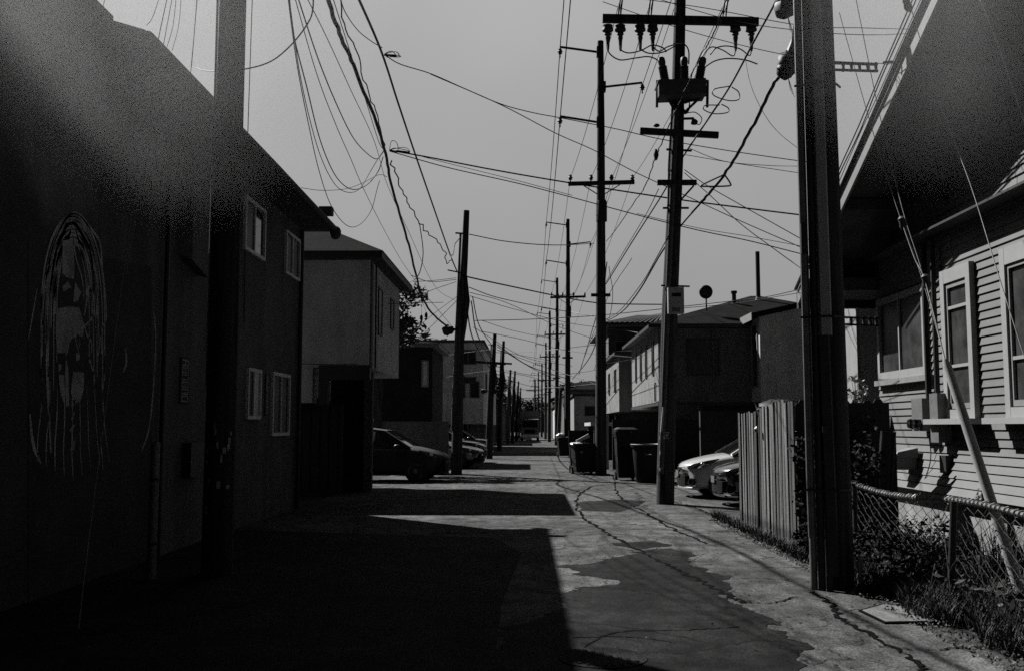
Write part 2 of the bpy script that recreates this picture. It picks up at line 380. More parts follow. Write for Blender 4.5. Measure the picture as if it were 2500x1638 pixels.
blob([(1345,1165),(1440,1160),(1500,1163),(1480,1175),(1440,1188),(1350,1186)], .004, asphalt, 'asphalt_patch_or_shade_sheet', 'small dark asphalt patch mid alley', .03)
blob([(1420,1262),(1520,1256),(1560,1266),(1480,1276)], .004, asphalt, 'asphalt_patch_or_shade_sheet', 'thin dark asphalt patch beyond the big one', .03)
lp = MB(); q = [(-4.45, 2), (-.2, 2), (-.25, 9), (-.1, 12.5), (-.5, 14.2), (-4.45, 15.2)]  # dark sheet added to blacken the shaded ground, up to the shadow edge
lp.add([(x, y, .008) for x, y in q], [tuple(range(6))]); props(lp.build('asphalt_patch_or_shade_sheet', asphalt, None, root='origin'), 'dark asphalt sheet added to deepen the shade on the left side of the alley', None, None, 'structure')
random.seed(77); ab_ = MB()
edge = [(1560,1275),(1615,1283),(1640,1330),(1690,1345),(1715,1400),(1790,1445),(1850,1500),(1880,1550),(1415,1352),(1375,1335),(1300,1318),(1400,1300),(1310,1375),(1240,1430),(1345,1165),(1500,1163),(1520,1256)]
for i in range(420):
    a = random.choice(edge); b0 = G(*a); p = b0+Vector((random.gauss(0, .22), random.gauss(0, .5), 0)); rr_ = random.uniform(.005, .05)**1.6*2.0
    n_ = 7; ab_.add([Vector((p.x+rr_*1.6*math.cos(k*.9)*random.uniform(.5, 1.2), p.y+rr_*math.sin(k*.9)*random.uniform(.5, 1.2), .0065)) for k in range(n_)], [tuple(range(n_))])
props(ab_.build('asphalt_crumbs', asphalt, None, root='origin'), 'small crumbled bits of asphalt round the patch edges', None, None, 'structure')
def crackline(pts, w, name='road_crack'):
    q = smooth_pts([G(u, v, .007) for u, v in pts], 12); L = []; Rr = []
    for i, p in enumerate(q):
        d = (q[min(i+1, len(q)-1)]-q[max(0, i-1)]).normalized(); sd = Vector((d.y, -d.x, 0)); ww = w*random.uniform(.25, 1.3)
        p = p+sd*random.uniform(-w*.7, w*.7); L.append(p-sd*ww/2); Rr.append(p+sd*ww/2)
    n = len(q); o = MB().add(L+Rr, [(i, i+1, n+i+1, n+i) for i in range(n-1)]).build(name, tar, None, root='origin')
    return props(o, 'dark crack in the alley concrete', None, None, 'structure')
crackline([(1405,1125),(1375,1130),(1345,1150),(1338,1175),(1360,1205),(1420,1242),(1500,1285),(1580,1325),(1640,1355),(1700,1385),(1730,1400)], .06)
crackline([(1425,1105),(1432,1140),(1455,1165),(1500,1190),(1560,1225),(1640,1262)], .05)
crackline([(1500,1112),(1560,1130),(1620,1150)], .03)
crackline([(1590,1170),(1640,1188),(1700,1210)], .05)
crackline([(1100,1188),(1230,1200),(1340,1203),(1560,1207),(1712,1215)], .02)
crackline([(1300,1242),(1400,1240),(1560,1238),(1700,1235)], .03)
crackline([(1320,1122),(1420,1120),(1520,1122)], .03)
crackline([(1700,1390),(1780,1400),(1850,1385)], .03)
crackline([(1880,1370),(1930,1400),(1960,1440),(2040,1480),(2120,1530),(2150,1559)], .05)
crackline([(1330,1530),(1420,1470),(1600,1462),(1720,1455)], .025)
crackline([(1330,1480),(1460,1478),(1560,1490)], .02)
crackline([(2040,1500),(2160,1508),(2260,1500),(2379,1505)], .025)
# raised pad of old concrete edge by the poles, with a utility cover
cv = thing('utility_cover', G(2085, 1428), 'rectangular concrete utility vault cover set in the paving at lower right', 'utility cover')
q = [G(1995,1420,.0), G(2055,1449,.0), G(2190,1447,.0), G(2160,1418,.0), G(2050,1405,.0)]
MB().prism([p+Vector((0,0,.002)) for p in q], (0,0,.012)).build('rim', tar, cv)
c0 = sum(q, Vector())/5
MB().prism([c0+(p-c0)*.91+Vector((0,0,.01)) for p in q], (0,0,.006)).build('lid', stucco_lid, cv)
mh = thing('manhole_cover', G(1420, 1520, 0), 'round iron manhole cover in the dark asphalt at the bottom of the frame', 'manhole cover')
c = G(1400, 1527, .006)
MB().lathe(c, [(.30, 0), (.30, .004), (.27, .006), (.27, .003)], 40).build('rim', asphalt, mh, True)
b = MB()
for i in range(9):
    x = -.22+i*.055; L = math.sqrt(max(.26**2-x*x, 0))
    b.box(c.x+x-.012, c.x+x+.012, c.y-L, c.y+L, .012, .017)
b.build('ribs', asphalt, mh); MB().lathe(c, [(.269, .001), (.269, .005)], 40).build('plate', asphalt, mh)

# ================================================================== LEFT: long dark apartment building
XL = -4.5
A = thing('apartment_building', (XL-3, 8, 0), 'long dark two storey stucco building filling the left side, with a painted mural', 'building')
MB().box(XL-8, XL, 10.25, 19.5, 0, 5.45).build('wall', stucco_d, A)
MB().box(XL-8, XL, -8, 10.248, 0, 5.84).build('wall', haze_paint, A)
MB().box(XL-8.1, XL+.03, -8.05, 10.28, 5.84, 5.95).build('parapet_cap', stucco_d, A)
# roof with wide eave
r = MB(); ex = -3.95
r.add([(ex, 9.85, 5.62), (ex, 19.7, 5.62), (XL-4, 17.5, 7.0), (XL-4, 9.85, 7.0), (XL-8.5, 9.85, 5.62), (XL-8.5, 19.7, 5.62)], [(0, 1, 2, 3), (3, 2, 5, 4), (1, 5, 2)])
r.add([(ex, 9.85, 5.46), (ex, 19.7, 5.46), (XL-8.5, 19.7, 5.46), (XL-8.5, 9.85, 5.46)], [(3, 2, 1, 0)])
r.add([(ex, 9.85, 5.46), (ex, 9.85, 5.62), (ex, 19.7, 5.62), (ex, 19.7, 5.46), (XL-8.5, 19.7, 5.46), (XL-8.5, 19.7, 5.62), (XL-8.5, 9.85, 5.46), (XL-8.5, 9.85, 5.62), (XL-4, 9.85, 7.0)],
      [(0, 3, 2, 1), (3, 4, 5, 2), (6, 0, 1, 7), (7, 1, 8)])
r.build('roof', soffit_m, A)
gt = MB(); gt.tube([(ex+.05, 9.8, 5.53), (ex+.05, 15, 5.53), (ex+.05, 19.65, 5.5)], .06, 10); gt.ball((ex+.05, 19.7, 5.44), .12, .15, .14); gt.build('gutter', soffit_m, A, True)
MB().box(-4.05, -3.8, 18.8, 19.0, 5.62, 5.78).build('roof_vent', soffit_m, A)
# bay / chase
MB().add([(XL, 12.5, 3.75), (XL+.16, 12.6, 3.7), (XL+.16, 13.25, 3.55), (XL, 13.35, 3.6), (XL, 12.5, 5.4), (XL+.16, 12.6, 5.2), (XL+.16, 13.25, 5.4), (XL, 13.35, 5.4)],
         [(0, 3, 2, 1), (4, 5, 6, 7), (0, 1, 5, 4), (1, 2, 6, 5), (2, 3, 7, 6)]).build('wall_box', stucco_m, A)
NXp = (1, 0, 0)
frame_l = mat('white_aluminium', .5, .5, .08, 4, .1, 150)
def wl(y0, y1, z0, z1, **k):
    k.setdefault('fm', frame_l); return win(A, (XL, y0, z0), (0, 1, 0), NXp, y1-y0, z1-z0, **k)
wl(13.42, 14.5, 3.95, 5.17, gm=glass, second=(.45, glass_d), fw=.06)
wl(15.35, 16.55, 4.33, 5.2, gm=glass_d, second=(.5, glass), fw=.055, mull=[('v', .5)])
wl(18.0, 19.1, 4.36, 5.17, mull=[('v', .5)], fw=.05, gm=glass_d)
wl(15.72, 16.5, 1.68, 2.5, gm=glass_d, second=(.5, blind), fw=.055, mull=[('v', .5)])
wl(17.25, 18.5, 1.40, 2.52, mull=[('v', .52)], fw=.06, gm=glass_d)
# signs on wall
for (y0, y1, z0, z1, br) in ((12.72, 13.02, 1.86, 2.46, mural_l), (16.85, 17.02, 1.75, 2.45, mural_m)):
    sg = MB().box(XL, XL+.02, y0, y1, z0, z1).build('wall_sign', mural_bg, A)
    s_ = MB(); n_ = 6; hh = (z1-z0-.04)/n_
    for i in range(n_):
        a0 = z0+.02+i*hh; ya, yb = y0+.03, y1-.03; xx = (XL+.02, XL+.024)
        s_.box(*xx, ya, yb, a0, a0+.015); s_.box(*xx, ya, yb, a0+hh-.03, a0+hh-.015)
        if i % 2 == 0: s_.box(*xx, ya, ya+.02, a0+.015, a0+hh-.03)
        s_.box(*xx, yb-.02, yb, a0+.015, a0+hh-.03)
        if i % 3: s_.box(*xx, (ya+yb)/2-.01, (ya+yb)/2+.01, a0+.015, a0+hh-.03)
    s_.build('sign_marks', br, sg)
# conduit and downspout on wall
MB().cyl((XL+.06, 12.0, 0), (XL+.06, 12.0, 5.3), .03).build('conduit', metal_d, A, True)
MB().cyl((XL+.05, 19.2, 0), (XL+.05, 19.2, 5.4), .04).build('downspout', trim_d, A, True)
MB().box(XL, XL+.12, 12.9, 13.5, .9, 1.35).build('meter_box', metal_d, A)
# mural
def cm(cx, cy): return PX((50+cx/2.2275)/K, (480+cy/2.2275)/K, XL+.005)
mq = [PX(66, 560, XL+.004), PX(66, 1500, XL+.004), PX(352, 1290, XL+.004), PX(352, 620, XL+.004)]
mu = MB().prism(mq, (-.003, 0, 0)).build('mural', mural_bg, A)
def ribbon(mb, pts, w, x=XL+.006):
    q = smooth_pts([cm(*p) for p in pts], 6); L = []; Rr = []
    for i, p in enumerate(q):
        d = (q[min(i+1, len(q)-1)]-q[max(0, i-1)]).normalized(); sd = Vector((0, -d.z, d.y))
        t = i/(len(q)-1); ww = w*(.4+.6*math.sin(math.pi*min(1, max(0, t))))
        p = Vector((x, p.y, p.z)); L.append(p-sd*ww/2); Rr.append(p+sd*ww/2)
    n = len(q); mb.add(L+Rr, [(i, i+1, n+i+1, n+i) for i in range(n-1)])
for pts, w in (([(150,370),(180,260),(230,150),(275,95),(320,100),(370,160),(430,250),(445,400),(460,540),(465,660),(440,730),(440,850)], .035),
    ([(120,700),(115,560),(150,400),(200,270),(250,160),(285,140),(330,200),(380,300),(410,420),(420,560),(415,700),(420,870)], .05),
    ([(150,700),(150,560),(165,430),(215,300),(275,190)], .08), ([(150,700),(143,850),(147,1000),(152,1130),(158,1240),(165,1390)], .05),
    ([(118,870),(114,960),(120,1050)], .03), ([(300,180),(330,300),(355,430),(360,560),(345,650)], .05), ([(285,210),(300,330),(335,450),(345,560)], .03),
    ([(370,480),(400,560),(400,640),(355,700)], .05), ([(345,690),(360,750),(385,790),(385,850)], .03), ([(370,860),(385,920),(402,975),(398,1060)], .025),
    ([(455,810),(457,930),(450,1050)], .018), ([(180,560),(195,450),(215,360)], .035), ([(440,730),(430,800),(418,900)], .02),
    ([(430,1300),(440,1380),(448,1480)], .02), ([(720,600),(735,760),(725,1000),(700,1250),(660,1380)], .05), ([(560,950),(575,900),(570,820)], .05),
    ([(50,1180),(70,1350),(110,1450)], .05), ([(90,500),(70,620),(42,780)], .02)):
    vb = MB(); ribbon(vb, pts, w); vb.build('painted_stroke', mural_m, mu)
random.seed(41)
def arch(s, y0, y1, w):   # s: 0 = outer hood line, 1 = face edge
    cx = 290; pts = []
    for k in range(15):
        t = k/14; a = math.pi*(1-t)
        hw = (175-95*s); top = 95+170*s; x = cx-5+hw*math.cos(a)*(1+.04*math.sin(9*t+s*7)); yy = top+(y1-top)*(1-math.sin(a)**.55)
        if yy < y0: continue
        pts.append((x, yy))
    vb = MB(); ribbon(vb, pts, w); vb.build('painted_stroke', mural_m, mu)
for s_, y1_ in ((.04, 1000), (.12, 1150), (.3, 800), (.42, 980), (.55, 720), (.68, 1050), (.8, 640), (.92, 900)): arch(s_, 0, y1_, random.uniform(.03, .055))
for k in range(9):
    x = 120+k*40; y = 1080+abs(k-4)*-25; vb = MB()
    ribbon(vb, [(x, y), (x-6+k*2, y+160), (x-25+k*6, y+320), (x-30+k*9, y+460)], random.uniform(.012, .028)); vb.build('painted_stroke', mural_m, mu)
for k in range(16):
    x = random.uniform(195, 335); y = random.uniform(610, 820); vb = MB()
    ribbon(vb, [(x, y), (x+random.uniform(-8, 8), y+30), (x+random.uniform(-16, 16), y+random.uniform(60, 110))], random.uniform(.008, .02)); vb.build('painted_stroke', mural_m, mu)
fb = MB()
def patch(pts): 
    q = [cm(*p) for p in pts]; fb.add([Vector((XL+.008, p.y, p.z)) for p in q][::-1], [tuple(range(len(q)))])
patch([(195,612),(260,598),(320,606),(335,660),(345,700),(338,770),(310,750),(275,775),(258,810),(250,850),(200,850),(190,760),(190,680)])
patch([(285,950),(345,955),(342,1040),(325,1110),(290,1130),(272,1060)])
patch([(205,965),(235,970),(242,1060),(238,1135),(215,1060)])
patch([(245,880),(258,930),(262,1040),(262,1135),(246,1140),(243,1050),(240,960)])
patch([(275,1108),(296,1104),(292,1136),(276,1138)])
patch([(298,1160),(285,1205),(270,1218),(280,1185)]); patch([(300,1236),(270,1280),(263,1270),(285,1240)]); patch([(300,1310),(290,1375),(268,1378),(280,1340)])
patch([(228,240),(285,232),(292,400),(288,450),(250,440),(225,420)]); patch([(300,850),(322,862),(318,885),(300,895)]); patch([(205,905),(222,915),(218,940),(205,950)])
patch([(225,490),(258,460),(275,500),(258,500),(235,520)]); patch([(295,470),(330,520),(310,570),(285,575)])
fb.build('painted_face', mural_l, mu)

# pipe bollard in front of the mural
bo = thing('bollard_pipe', (-3.87, 10.3, 0), 'tall pale pipe standing against the dark left wall near the mural', 'pipe')
MB().cyl((-3.87, 10.3, 0), (-3.87, 10.3, 1.38), .045, n=14).build('pipe', metal_g, bo, True)
MB().cyl((-3.87, 10.3, 1.381), (-3.87, 10.3, 1.40), .05, .02, n=14).build('cap', metal_g, bo, True)
for zz in (.35, 1.0): MB().cyl((-3.87, 10.3, zz), (-3.87, 10.3, zz+.03), .053, n=14).build('strap', metal_d, bo, True)

# ================================================================== LEFT: second house (cantilevered upper storey)
B2 = thing('stucco_house', (-6.5, 25, 0), 'pale grey stucco house on the left with cantilevered upper storey and hip roof', 'building')
u = MB(); u.box(-9.5, -3.62, 22.4, 27.5, 2.9, 5.35); u.build('wall', stucco_l, B2)
MB().box(-9.5, -4.9, 22.42, 27.4, 2.1, 2.9).build('wall', stucco_l, B2)
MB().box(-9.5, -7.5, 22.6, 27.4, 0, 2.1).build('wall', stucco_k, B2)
MB().box(-4.75, -3.6, 22.37, 22.6, 2.62, 2.95).build('beam', trim_d, B2)
MB().box(-4.75, -4.55, 22.36, 22.6, 2.05, 2.62).build('beam', trim_d, B2)
def hip(parent, x0, x1, y0, y1, z, h, m=shingle, ov=.35, fm=trim_d, ridge='x', fd=.16):
    x0 -= ov; x1 += ov; y0 -= ov; y1 += ov; b = MB()
    if ridge == 'x': d = (y1-y0)/2; ym = (y0+y1)/2; ra, rb = (x0+min(d, (x1-x0)/2), ym, z+h), (x1-min(d, (x1-x0)/2), ym, z+h); F = [(0,1,5,4),(1,2,5),(2,3,4,5),(3,0,4)]
    else: d = (x1-x0)/2; xm = (x0+x1)/2; ra, rb = (xm, y0+min(d, (y1-y0)/2), z+h), (xm, y1-min(d, (y1-y0)/2), z+h); F = [(0,1,4),(1,2,5,4),(2,3,5),(3,0,4,5)]
    b.add([(x0, y0, z), (x1, y0, z), (x1, y1, z), (x0, y1, z), ra, rb], F)
    o = b.build('roof', m, parent)
    c = MB(); c.box(x0+.02, x1-.02, y0+.02, y1-.02, z-fd, z-.004); c.build('fascia', fm, parent)
    return o
hip(B2, -9.5, -3.62, 22.4, 27.5, 5.5, 1.5, ov=.33)
MB().box(-3.62, -3.58, 22.43, 22.6, 2.9, 5.34).build('corner_trim', stucco_m, B2)
MB().cyl((-3.56, 22.9, 2.9), (-3.56, 22.9, 5.3), .02).build('conduit', metal_d, B2, True)
win(B2, (-3.62, 23.6, 3.75), (0, 1, 0), NXp, .6, 1.15, fw=.04, dep=.03, fm=trim_d, gm=glass_d)
win(B2, (-3.62, 25.7, 4.1), (0, 1, 0), NXp, .6, .8, fw=.04, dep=.03, fm=trim_d, gm=glass_d)
cp = MB().box(-4.02, -3.82, 24.2, 24.4, 0, 2.9).build('carport_post', stucco_m, B2)
MB().box(-9.4, -3.86, 24.55, 24.65, 0, 2.88).build('carport_wall', stucco_k, B2)
gtw = thing('wooden_gate', (-6, 22.9, 0), 'dark arched gate and wall closing the gap beside the pale stucco house', 'gate')
gp = [(-7.4, 22.9, 0), (-4.3, 22.9, 0), (-4.3, 22.9, 2.05), (-4.8, 22.9, 2.2), (-5.3, 22.9, 2.32), (-6.2, 22.9, 2.38), (-7.4, 22.9, 2.38)]
MB().prism(gp, (0, .12, 0)).build('panel', wood_k, gtw)
b = MB()
for i in range(14): b.box(-7.3+i*.21, -7.14+i*.21, 22.87, 22.898, .1, 2.0)
b.build('boards', wood_k, gtw)
# left alley side between: low block wall behind parked car
bw_ = props(MB().box(-8.5, -2.75, 33.9, 34.1, 0, 1.75).build('block_wall', stucco_m, None), 'low grey block wall behind the parked hatchback on the left', 'wall')

# third house
B3 = thing('dark_house', (-6.5, 43, 0), 'small dark two storey house with low shingle roof beyond the pale stucco house', 'building')
MB().box(-10, -4.0, 41, 46, 0, 4.9).build('wall', stucco_k, B3)
hip(B3, -10, -4.0, 41, 46, 5.0, .4, ov=.3, fm=trim_g)
win(B3, (-4.45, 41, 3.2), (1, 0, 0), (0, -1, 0), .3, 1.1, fw=.06, dep=.05, fm=trim, gm=blind)
# fourth, pale cantilever building
B4 = thing('pale_apartment_block', (-5, 70, 0), 'pale boxy flat roofed apartment block on the left far down the alley', 'building')
stucco_w = mat('whitewashed_stucco', .6, .95, .12, 1.5, .7, 130, extra=streak_extra(.82, (2.2, 2.2, .3)))
MB().box(-9.5, -2.78, 60, 83, 1.75, 6.62).build('wall', stucco_w, B4)
MB().box(-9.5, -3.6, 60.3, 82.8, 0, 1.75).build('wall', stucco_k, B4)
MB().box(-9.6, -2.7, 59.9, 83.1, 6.62, 6.8).build('parapet_cap', stucco_m, B4)
for xx in (-4.3, -4.0, -3.7, -3.1): MB().box(xx-.05, xx+.05, 60.02, 60.12, 0, 1.75).build('post', metal_g, B4)
win(B4, (-4.2, 60, 5.3), (1, 0, 0), (0, -1, 0), 1.0, .9, fw=.06, fm=trim_g, gm=glass_d, mull=[('v', .5)])
win(B4, (-4.2, 60, 3.3), (1, 0, 0), (0, -1, 0), .35, 1.3, fw=.05, fm=trim_g, gm=glass_d)
win(B4, (-3.6, 60, 3.3), (1, 0, 0), (0, -1, 0), .6, 1.0, fw=.05, fm=trim_g, gm=glass_d)
MB().prism([(-4.6, 59.3, 4.15), (-3.2, 59.3, 4.15), (-3.2, 59.98, 4.5), (-4.6, 59.98, 4.5)], (0, 0, .06)).build('awning', stucco_m, B4)
for yy in (63, 69, 75): win(B4, (-2.78, yy, 3.8), (0, 1, 0), NXp, 1.6, 1.2, fw=.07, fm=trim_g, gm=glass_d, mull=[('v', .5)])

# ================================================================== RIGHT: craftsman house with siding
XW = 5.6
Hs = thing('siding_house', (XW+3, 11, 0), 'clapboard sided house at the right with deep dark gable overhang and pale window trim', 'building')
# foundation + lower flare
MB().box(XW-.03, XW+7, 3.0, 15.98, 0, .70).build('foundation', stucco_f, Hs)
sd = MB()
z = .69; rows = []
while z < 4.14: rows.append(z); z += .104
def xoff(z):  # bell-cast flare toward the bottom
    return XW-.20*max(0, (1.35-z)/.66)**1.7
for z0 in rows:
    z1 = z0+.104; xb, xt = xoff(z0)-.024, xoff(z1)-.002
    sd.add([(xb, 3, z0), (xb, 16.0, z0), (xt, 16.0, z1), (xt, 3, z1)], [(0, 3, 2, 1)])
    sd.add([(xb, 3, z0), (xb, 16.0, z0), (xoff(z0)-.001, 16.0, z0), (xoff(z0)-.001, 3, z0)], [(0, 1, 2, 3)])
sd.add([(xoff(.69)+.0, 16.0, .7), (XW+7, 16.0, .7), (XW+7, 16.0, 4.2), (XW, 16.0, 4.2), (XW, 16, 1.3)], [(0, 1, 2, 3, 4), (4, 3, 2, 1, 0)])
sd.add([(xoff(.69), 3, .692), (XW-.02, 3, .692), (XW-.02, 16, .692), (xoff(.69), 16, .692)], [(0, 1, 2, 3)])
sd.build('siding_wall', siding, Hs)
# ledge + upper gable wall (shingled, clapboard)
MB().box(XW-.30, XW+.0, 4, 15.6, 4.15, 4.18).build('ledge', trim_d, Hs)
SL = .4374
XR = 4.68
def zr(Y): return 1.55+.701*XR+SL*(3.167*XR-Y)
yt = 3.167*XR
gw = MB(); z = 4.21
while z < 8.6:
    z1 = z+.104
    ym = min(15.9, yt+(1.55+.701*XR-.22-z1)/SL)
    if ym < 3.2: break
    gw.add([(XW-.022, 3, z), (XW-.022, ym, z), (XW-.001, ym, z1), (XW-.001, 3, z1)], [(0, 3, 2, 1)])
    gw.add([(XW-.022, 3, z), (XW-.022, ym, z), (XW-.001, ym, z), (XW-.001, 3, z)], [(0, 1, 2, 3)])
    z = z1
gw.build('gable_wall', siding, Hs)
# roof slab: rises toward the camera, overhang to XR
PKY = 4.0; Y1 = 17.2
def rp(x, y, dz=0): return (x, y, zr(y)+dz)
rf = MB(); rf.add([rp(XR, PKY, .12), rp(XR, Y1, .12), rp(XW+7.5, Y1, .12), rp(XW+7.5, PKY, .12), rp(XR, PKY, -.02), rp(XR, Y1, -.02), rp(XW+7.5, Y1, -.02), rp(XW+7.5, PKY, -.02)],
   [(0, 3, 2, 1), (4, 5, 6, 7), (0, 1, 5, 4), (1, 2, 6, 5), (2, 3, 7, 6), (3, 0, 4, 7)])
rf.add([rp(XR, PKY, .12), rp(XW+7.5, PKY, .12), (XW+7.5, -6, zr(PKY)-4.2), (XR, -6, zr(PKY)-4.2), rp(XR, PKY, -.02), rp(XW+7.5, PKY, -.02), (XW+7.5, -6, zr(PKY)-4.34), (XR, -6, zr(PKY)-4.34)],
   [(0, 1, 2, 3), (7, 6, 5, 4), (0, 3, 7, 4)])
rf.build('roof', soffit_m, Hs)
fa = MB(); fa.add([rp(XR-.035, PKY, .10), rp(XR-.035, Y1, .10), rp(XR-.001, Y1, .10), rp(XR-.001, PKY, .10), rp(XR-.035, PKY, -.13), rp(XR-.035, Y1, -.13), rp(XR-.001, Y1, -.13), rp(XR-.001, PKY, -.13)],
   [(0, 3, 2, 1), (4, 5, 6, 7), (0, 1, 5, 4), (1, 2, 6, 5), (2, 3, 7, 6), (3, 0, 4, 7)])
fa.build('bargeboard', trim_g, Hs)
dr = MB().tube([rp(XR-.06, PKY, .13), rp(XR-.06, Y1, .13)], .03, 6).build('drip_edge', metal_d, Hs)
sf = MB()
for yy in (6.5, 9.2, 11.9, 14.6):   # lookout beams under the overhang
    zz = zr(yy)-.03; MB().box(XR+.02, XW+.1, yy-.06, yy+.06, zz-.16, zz-.0).build('lookout', soffit_m, Hs)
for yy in (8.5, 13.2): MB().bar((XW-.02, yy, zr(yy)-.95), (XR+.15, yy, zr(yy)-.06), .09, .09).build('knee_brace', soffit_m, Hs)
# eave at low end (dark)
MB().box(XR-.02, XW+7.5, Y1-.02, Y1+.1, zr(Y1)-.2, zr(Y1)+.1).build('gutter', trim_d, Hs)
MB().box(XR+.1, XW+.3, 15.85, 17.1, zr(16.4)-.42, zr(16.4)-.22).build('eave_box', soffit_m, Hs)
NXm = (-1, 0, 0)
def wr(y0, y1, z0, z1, **k): return win(Hs, (XW-.02, y1, z0), (0, -1, 0), NXm, y1-y0, z1-z0, **k)
w1 = wr(12.45, 13.35, 1.66, 3.62, fw=.12, dep=.07, mull=[('h', .34), ('h', .8)], gm=glass_d, head=.06)
w2 = wr(10.2, 11.65, 1.66, 3.62, fw=.12, dep=.07, mull=[('h', .34)], gm=glass_d, head=.08)
w3 = wr(13.95, 15.85, 2.28, 3.55, fw=.09, dep=.06, mull=[('v', .46)], gm=glass_d, sill=.03)
# inner sash frames
for yy0, yy1 in ((12.57, 13.23), (10.32, 11.53)):
    s_ = MB(); x = XW-.02-.045
    for a, b_ in ((yy0, yy0+.05), (yy1-.05, yy1)): s_.box(x, x+.03, a, b_, 1.79, 3.44)
    s_.box(x, x+.03, yy0+.05, yy1-.05, 1.79, 1.86); s_.box(x, x+.03, yy0+.05, yy1-.05, 3.37, 3.44)
    s_.build('sash', trim_g, Hs)
for (a, b_) in ((12.25, 13.6), (10.0, 11.85)): MB().box(XW-.28, XW-.015, a, b_, 1.59, 1.66).build('window_sill', trim, Hs)
MB().box(XW-.11, XW-.015, 13.85, 15.95, 2.20, 2.28).build('window_sill', trim_g, Hs)
# electric service: risers + meter boxes
MB().cyl((XW-.09, 13.85, 1.95), (XW-.09, 13.85, 4.1), .04, n=10).build('service_riser', metal_d, Hs, True)
MB().cyl((XW-.09, 13.55, 2.0), (XW-.09, 13.55, 4.1), .035, n=10).build('service_riser', metal_d, Hs, True)
mb1 = MB().box(XW-.20, XW-.02, 13.82, 14.2, 1.5, 1.95).build('meter_box', metal_g, Hs)
for yy in (13.92, 14.1): MB().lathe((XW-.20, yy, 1.6), [(.075, 0), (.075, .05), (.06, .09), (.0, .1)], 16, (-1, 0, 0)).build('meter_dial', glass, mb1, True)
MB().box(XW-.20, XW-.02, 13.3, 13.56, 1.35, 2.0).build('meter_box', metal_g, Hs)
MB().box(XW-.14, XW-.02, 13.25, 13.45, .95, 1.18).build('junction_box', metal_d, Hs)
for yy, z0 in ((13.95, 1.45), (13.4, 1.0)): MB().tube(smooth_pts([(XW-.06, yy, z0), (XW-.10, yy-.1, z0-.35), (XW-.16, yy+.05, .75), (XW-.26, yy, .5)]), .008, 5).build('loose_wire', cable_m, Hs)
MB().box(XW-.40, XW-.1, 14.35, 14.65, .95, 1.12).prism([(XW-.42, 14.33, 1.121), (XW-.08, 14.33, 1.121), (XW-.08, 14.33, 1.26), (XW-.36, 14.33, 1.2)], (0, .34, 0)).build('vent_hood', trim_g, Hs)

# ---- right building just behind the siding house
B5 = thing('stucco_cottage', (9, 20, 0), 'plain grey stucco building seen between the near pole and the siding house', 'building')
MB().box(6.05, 12, 18.2, 19.6, 0, 5.2).build('wall', stucco_l, B5)
MB().box(5.99, 6.049, 18.25, 18.95, 0, 5.2).build('side_panel', trim, B5)
MB().box(5.95, 12.2, 18.0, 19.8, 5.2, 5.35).build('roof', soffit_m, B5)

# ---- right mid house with hip roof
S_K = stucco_m
B6 = thing('hip_roof_house', (9, 42, 0), 'large two storey house on the right with hip roof, dark near wall and sunlit side', 'building')
MB().box(4.96, 14, 38, 48, 2.5, 5.35).build('wall', stucco_m, B6)
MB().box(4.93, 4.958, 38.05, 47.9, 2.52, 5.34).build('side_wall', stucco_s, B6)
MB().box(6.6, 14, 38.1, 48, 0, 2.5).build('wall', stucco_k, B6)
MB().box(4.9, 14, 37.97, 48, 2.38, 2.5).build('belt_board', trim_d, B6)
# the roof: hips to a ridge
r = MB(); z0 = 5.45
r.add([(4.5, 37.6, z0), (14.6, 37.6, z0), (14.6, 48.4, z0), (4.5, 48.4, z0), (9.6, 43, z0+1.75), (10.0, 43, z0+1.75)], [(0, 1, 5, 4), (1, 2, 5), (2, 3, 4, 5), (3, 0, 4)])
r.build('roof', shingle, B6)
MB().box(4.52, 14.58, 37.62, 48.38, 5.3, 5.446).build('fascia', trim_d, B6)
for yy in (39.3, 41.6, 43.6, 45.6): win(B6, (4.93, yy+.55, 3.6), (0, -1, 0), NXm, .55, 1.35, fw=.05, dep=.04, fm=trim_d, gm=glass_d)
win(B6, (6.0, 37.999, 3.5), (1, 0, 0), (0, -1, 0), 1.25, 1.4, fw=.05, dep=.05, fm=trim_d, second=(.42, curtain_m), gm=glass_d)
MB().cyl((7.0, 37.93, 2.9), (7.0, 37.93, 5.3), .03).build('downspout', stucco_m, B6, True)
MB().tube([(4.88, 38.8, 2.55), (4.88, 38.8, 3.2), (4.88, 38.6, 3.25)], .03, 8).build('vent_pipe', metal_d, B6)
# wing with gable
wg = MB(); wg.box(8.45, 14.5, 36.5, 38.0, 2.5, 5.6)
wg.add([(8.45, 36.5, 5.6), (14.5, 36.5, 5.6), (14.5, 36.5, 6.9), (14.5, 38.2, 5.6), (8.45, 38.2, 5.6), (14.5, 38.2, 6.9)], [(0, 1, 2), (4, 5, 3), (0, 2, 5, 4)])
wg.build('wall', stucco_l, B6)
MB().box(9.0, 14.5, 36.6, 38.0, 0, 2.5).build('wall', stucco_k, B6)
MB().prism([(8.1, 36.1, 5.5), (8.1, 36.1, 5.68), (14.8, 36.1, 7.15), (14.8, 36.1, 6.97)], (0, 2.2, 0)).build('roof', shingle, B6)
MB().box(8.07, 8.1, 36.1, 38.2, 5.42, 5.7).build('fascia', trim_g, B6)
win(B6, (8.45, 37.75, 3.0), (0, -1, 0), NXm, 1.0, 2.4, fw=.08, dep=.05, fm=trim_g, gm=glass_d)
MB().cyl((9.75, 42.2, 6.7), (9.75, 42.2, 9.0), .09).build('vent_pipe', metal_d, B6, True)
MB().cyl((9.75, 42.2, 6.9), (9.75, 42.2, 7.05), .16, .1).build('vent_flashing', metal_d, B6, True)
MB().cyl((8.55, 41.4, 6.5), (8.55, 41.4, 7.1), .09).build('vent_pipe', metal_d, B6, True)
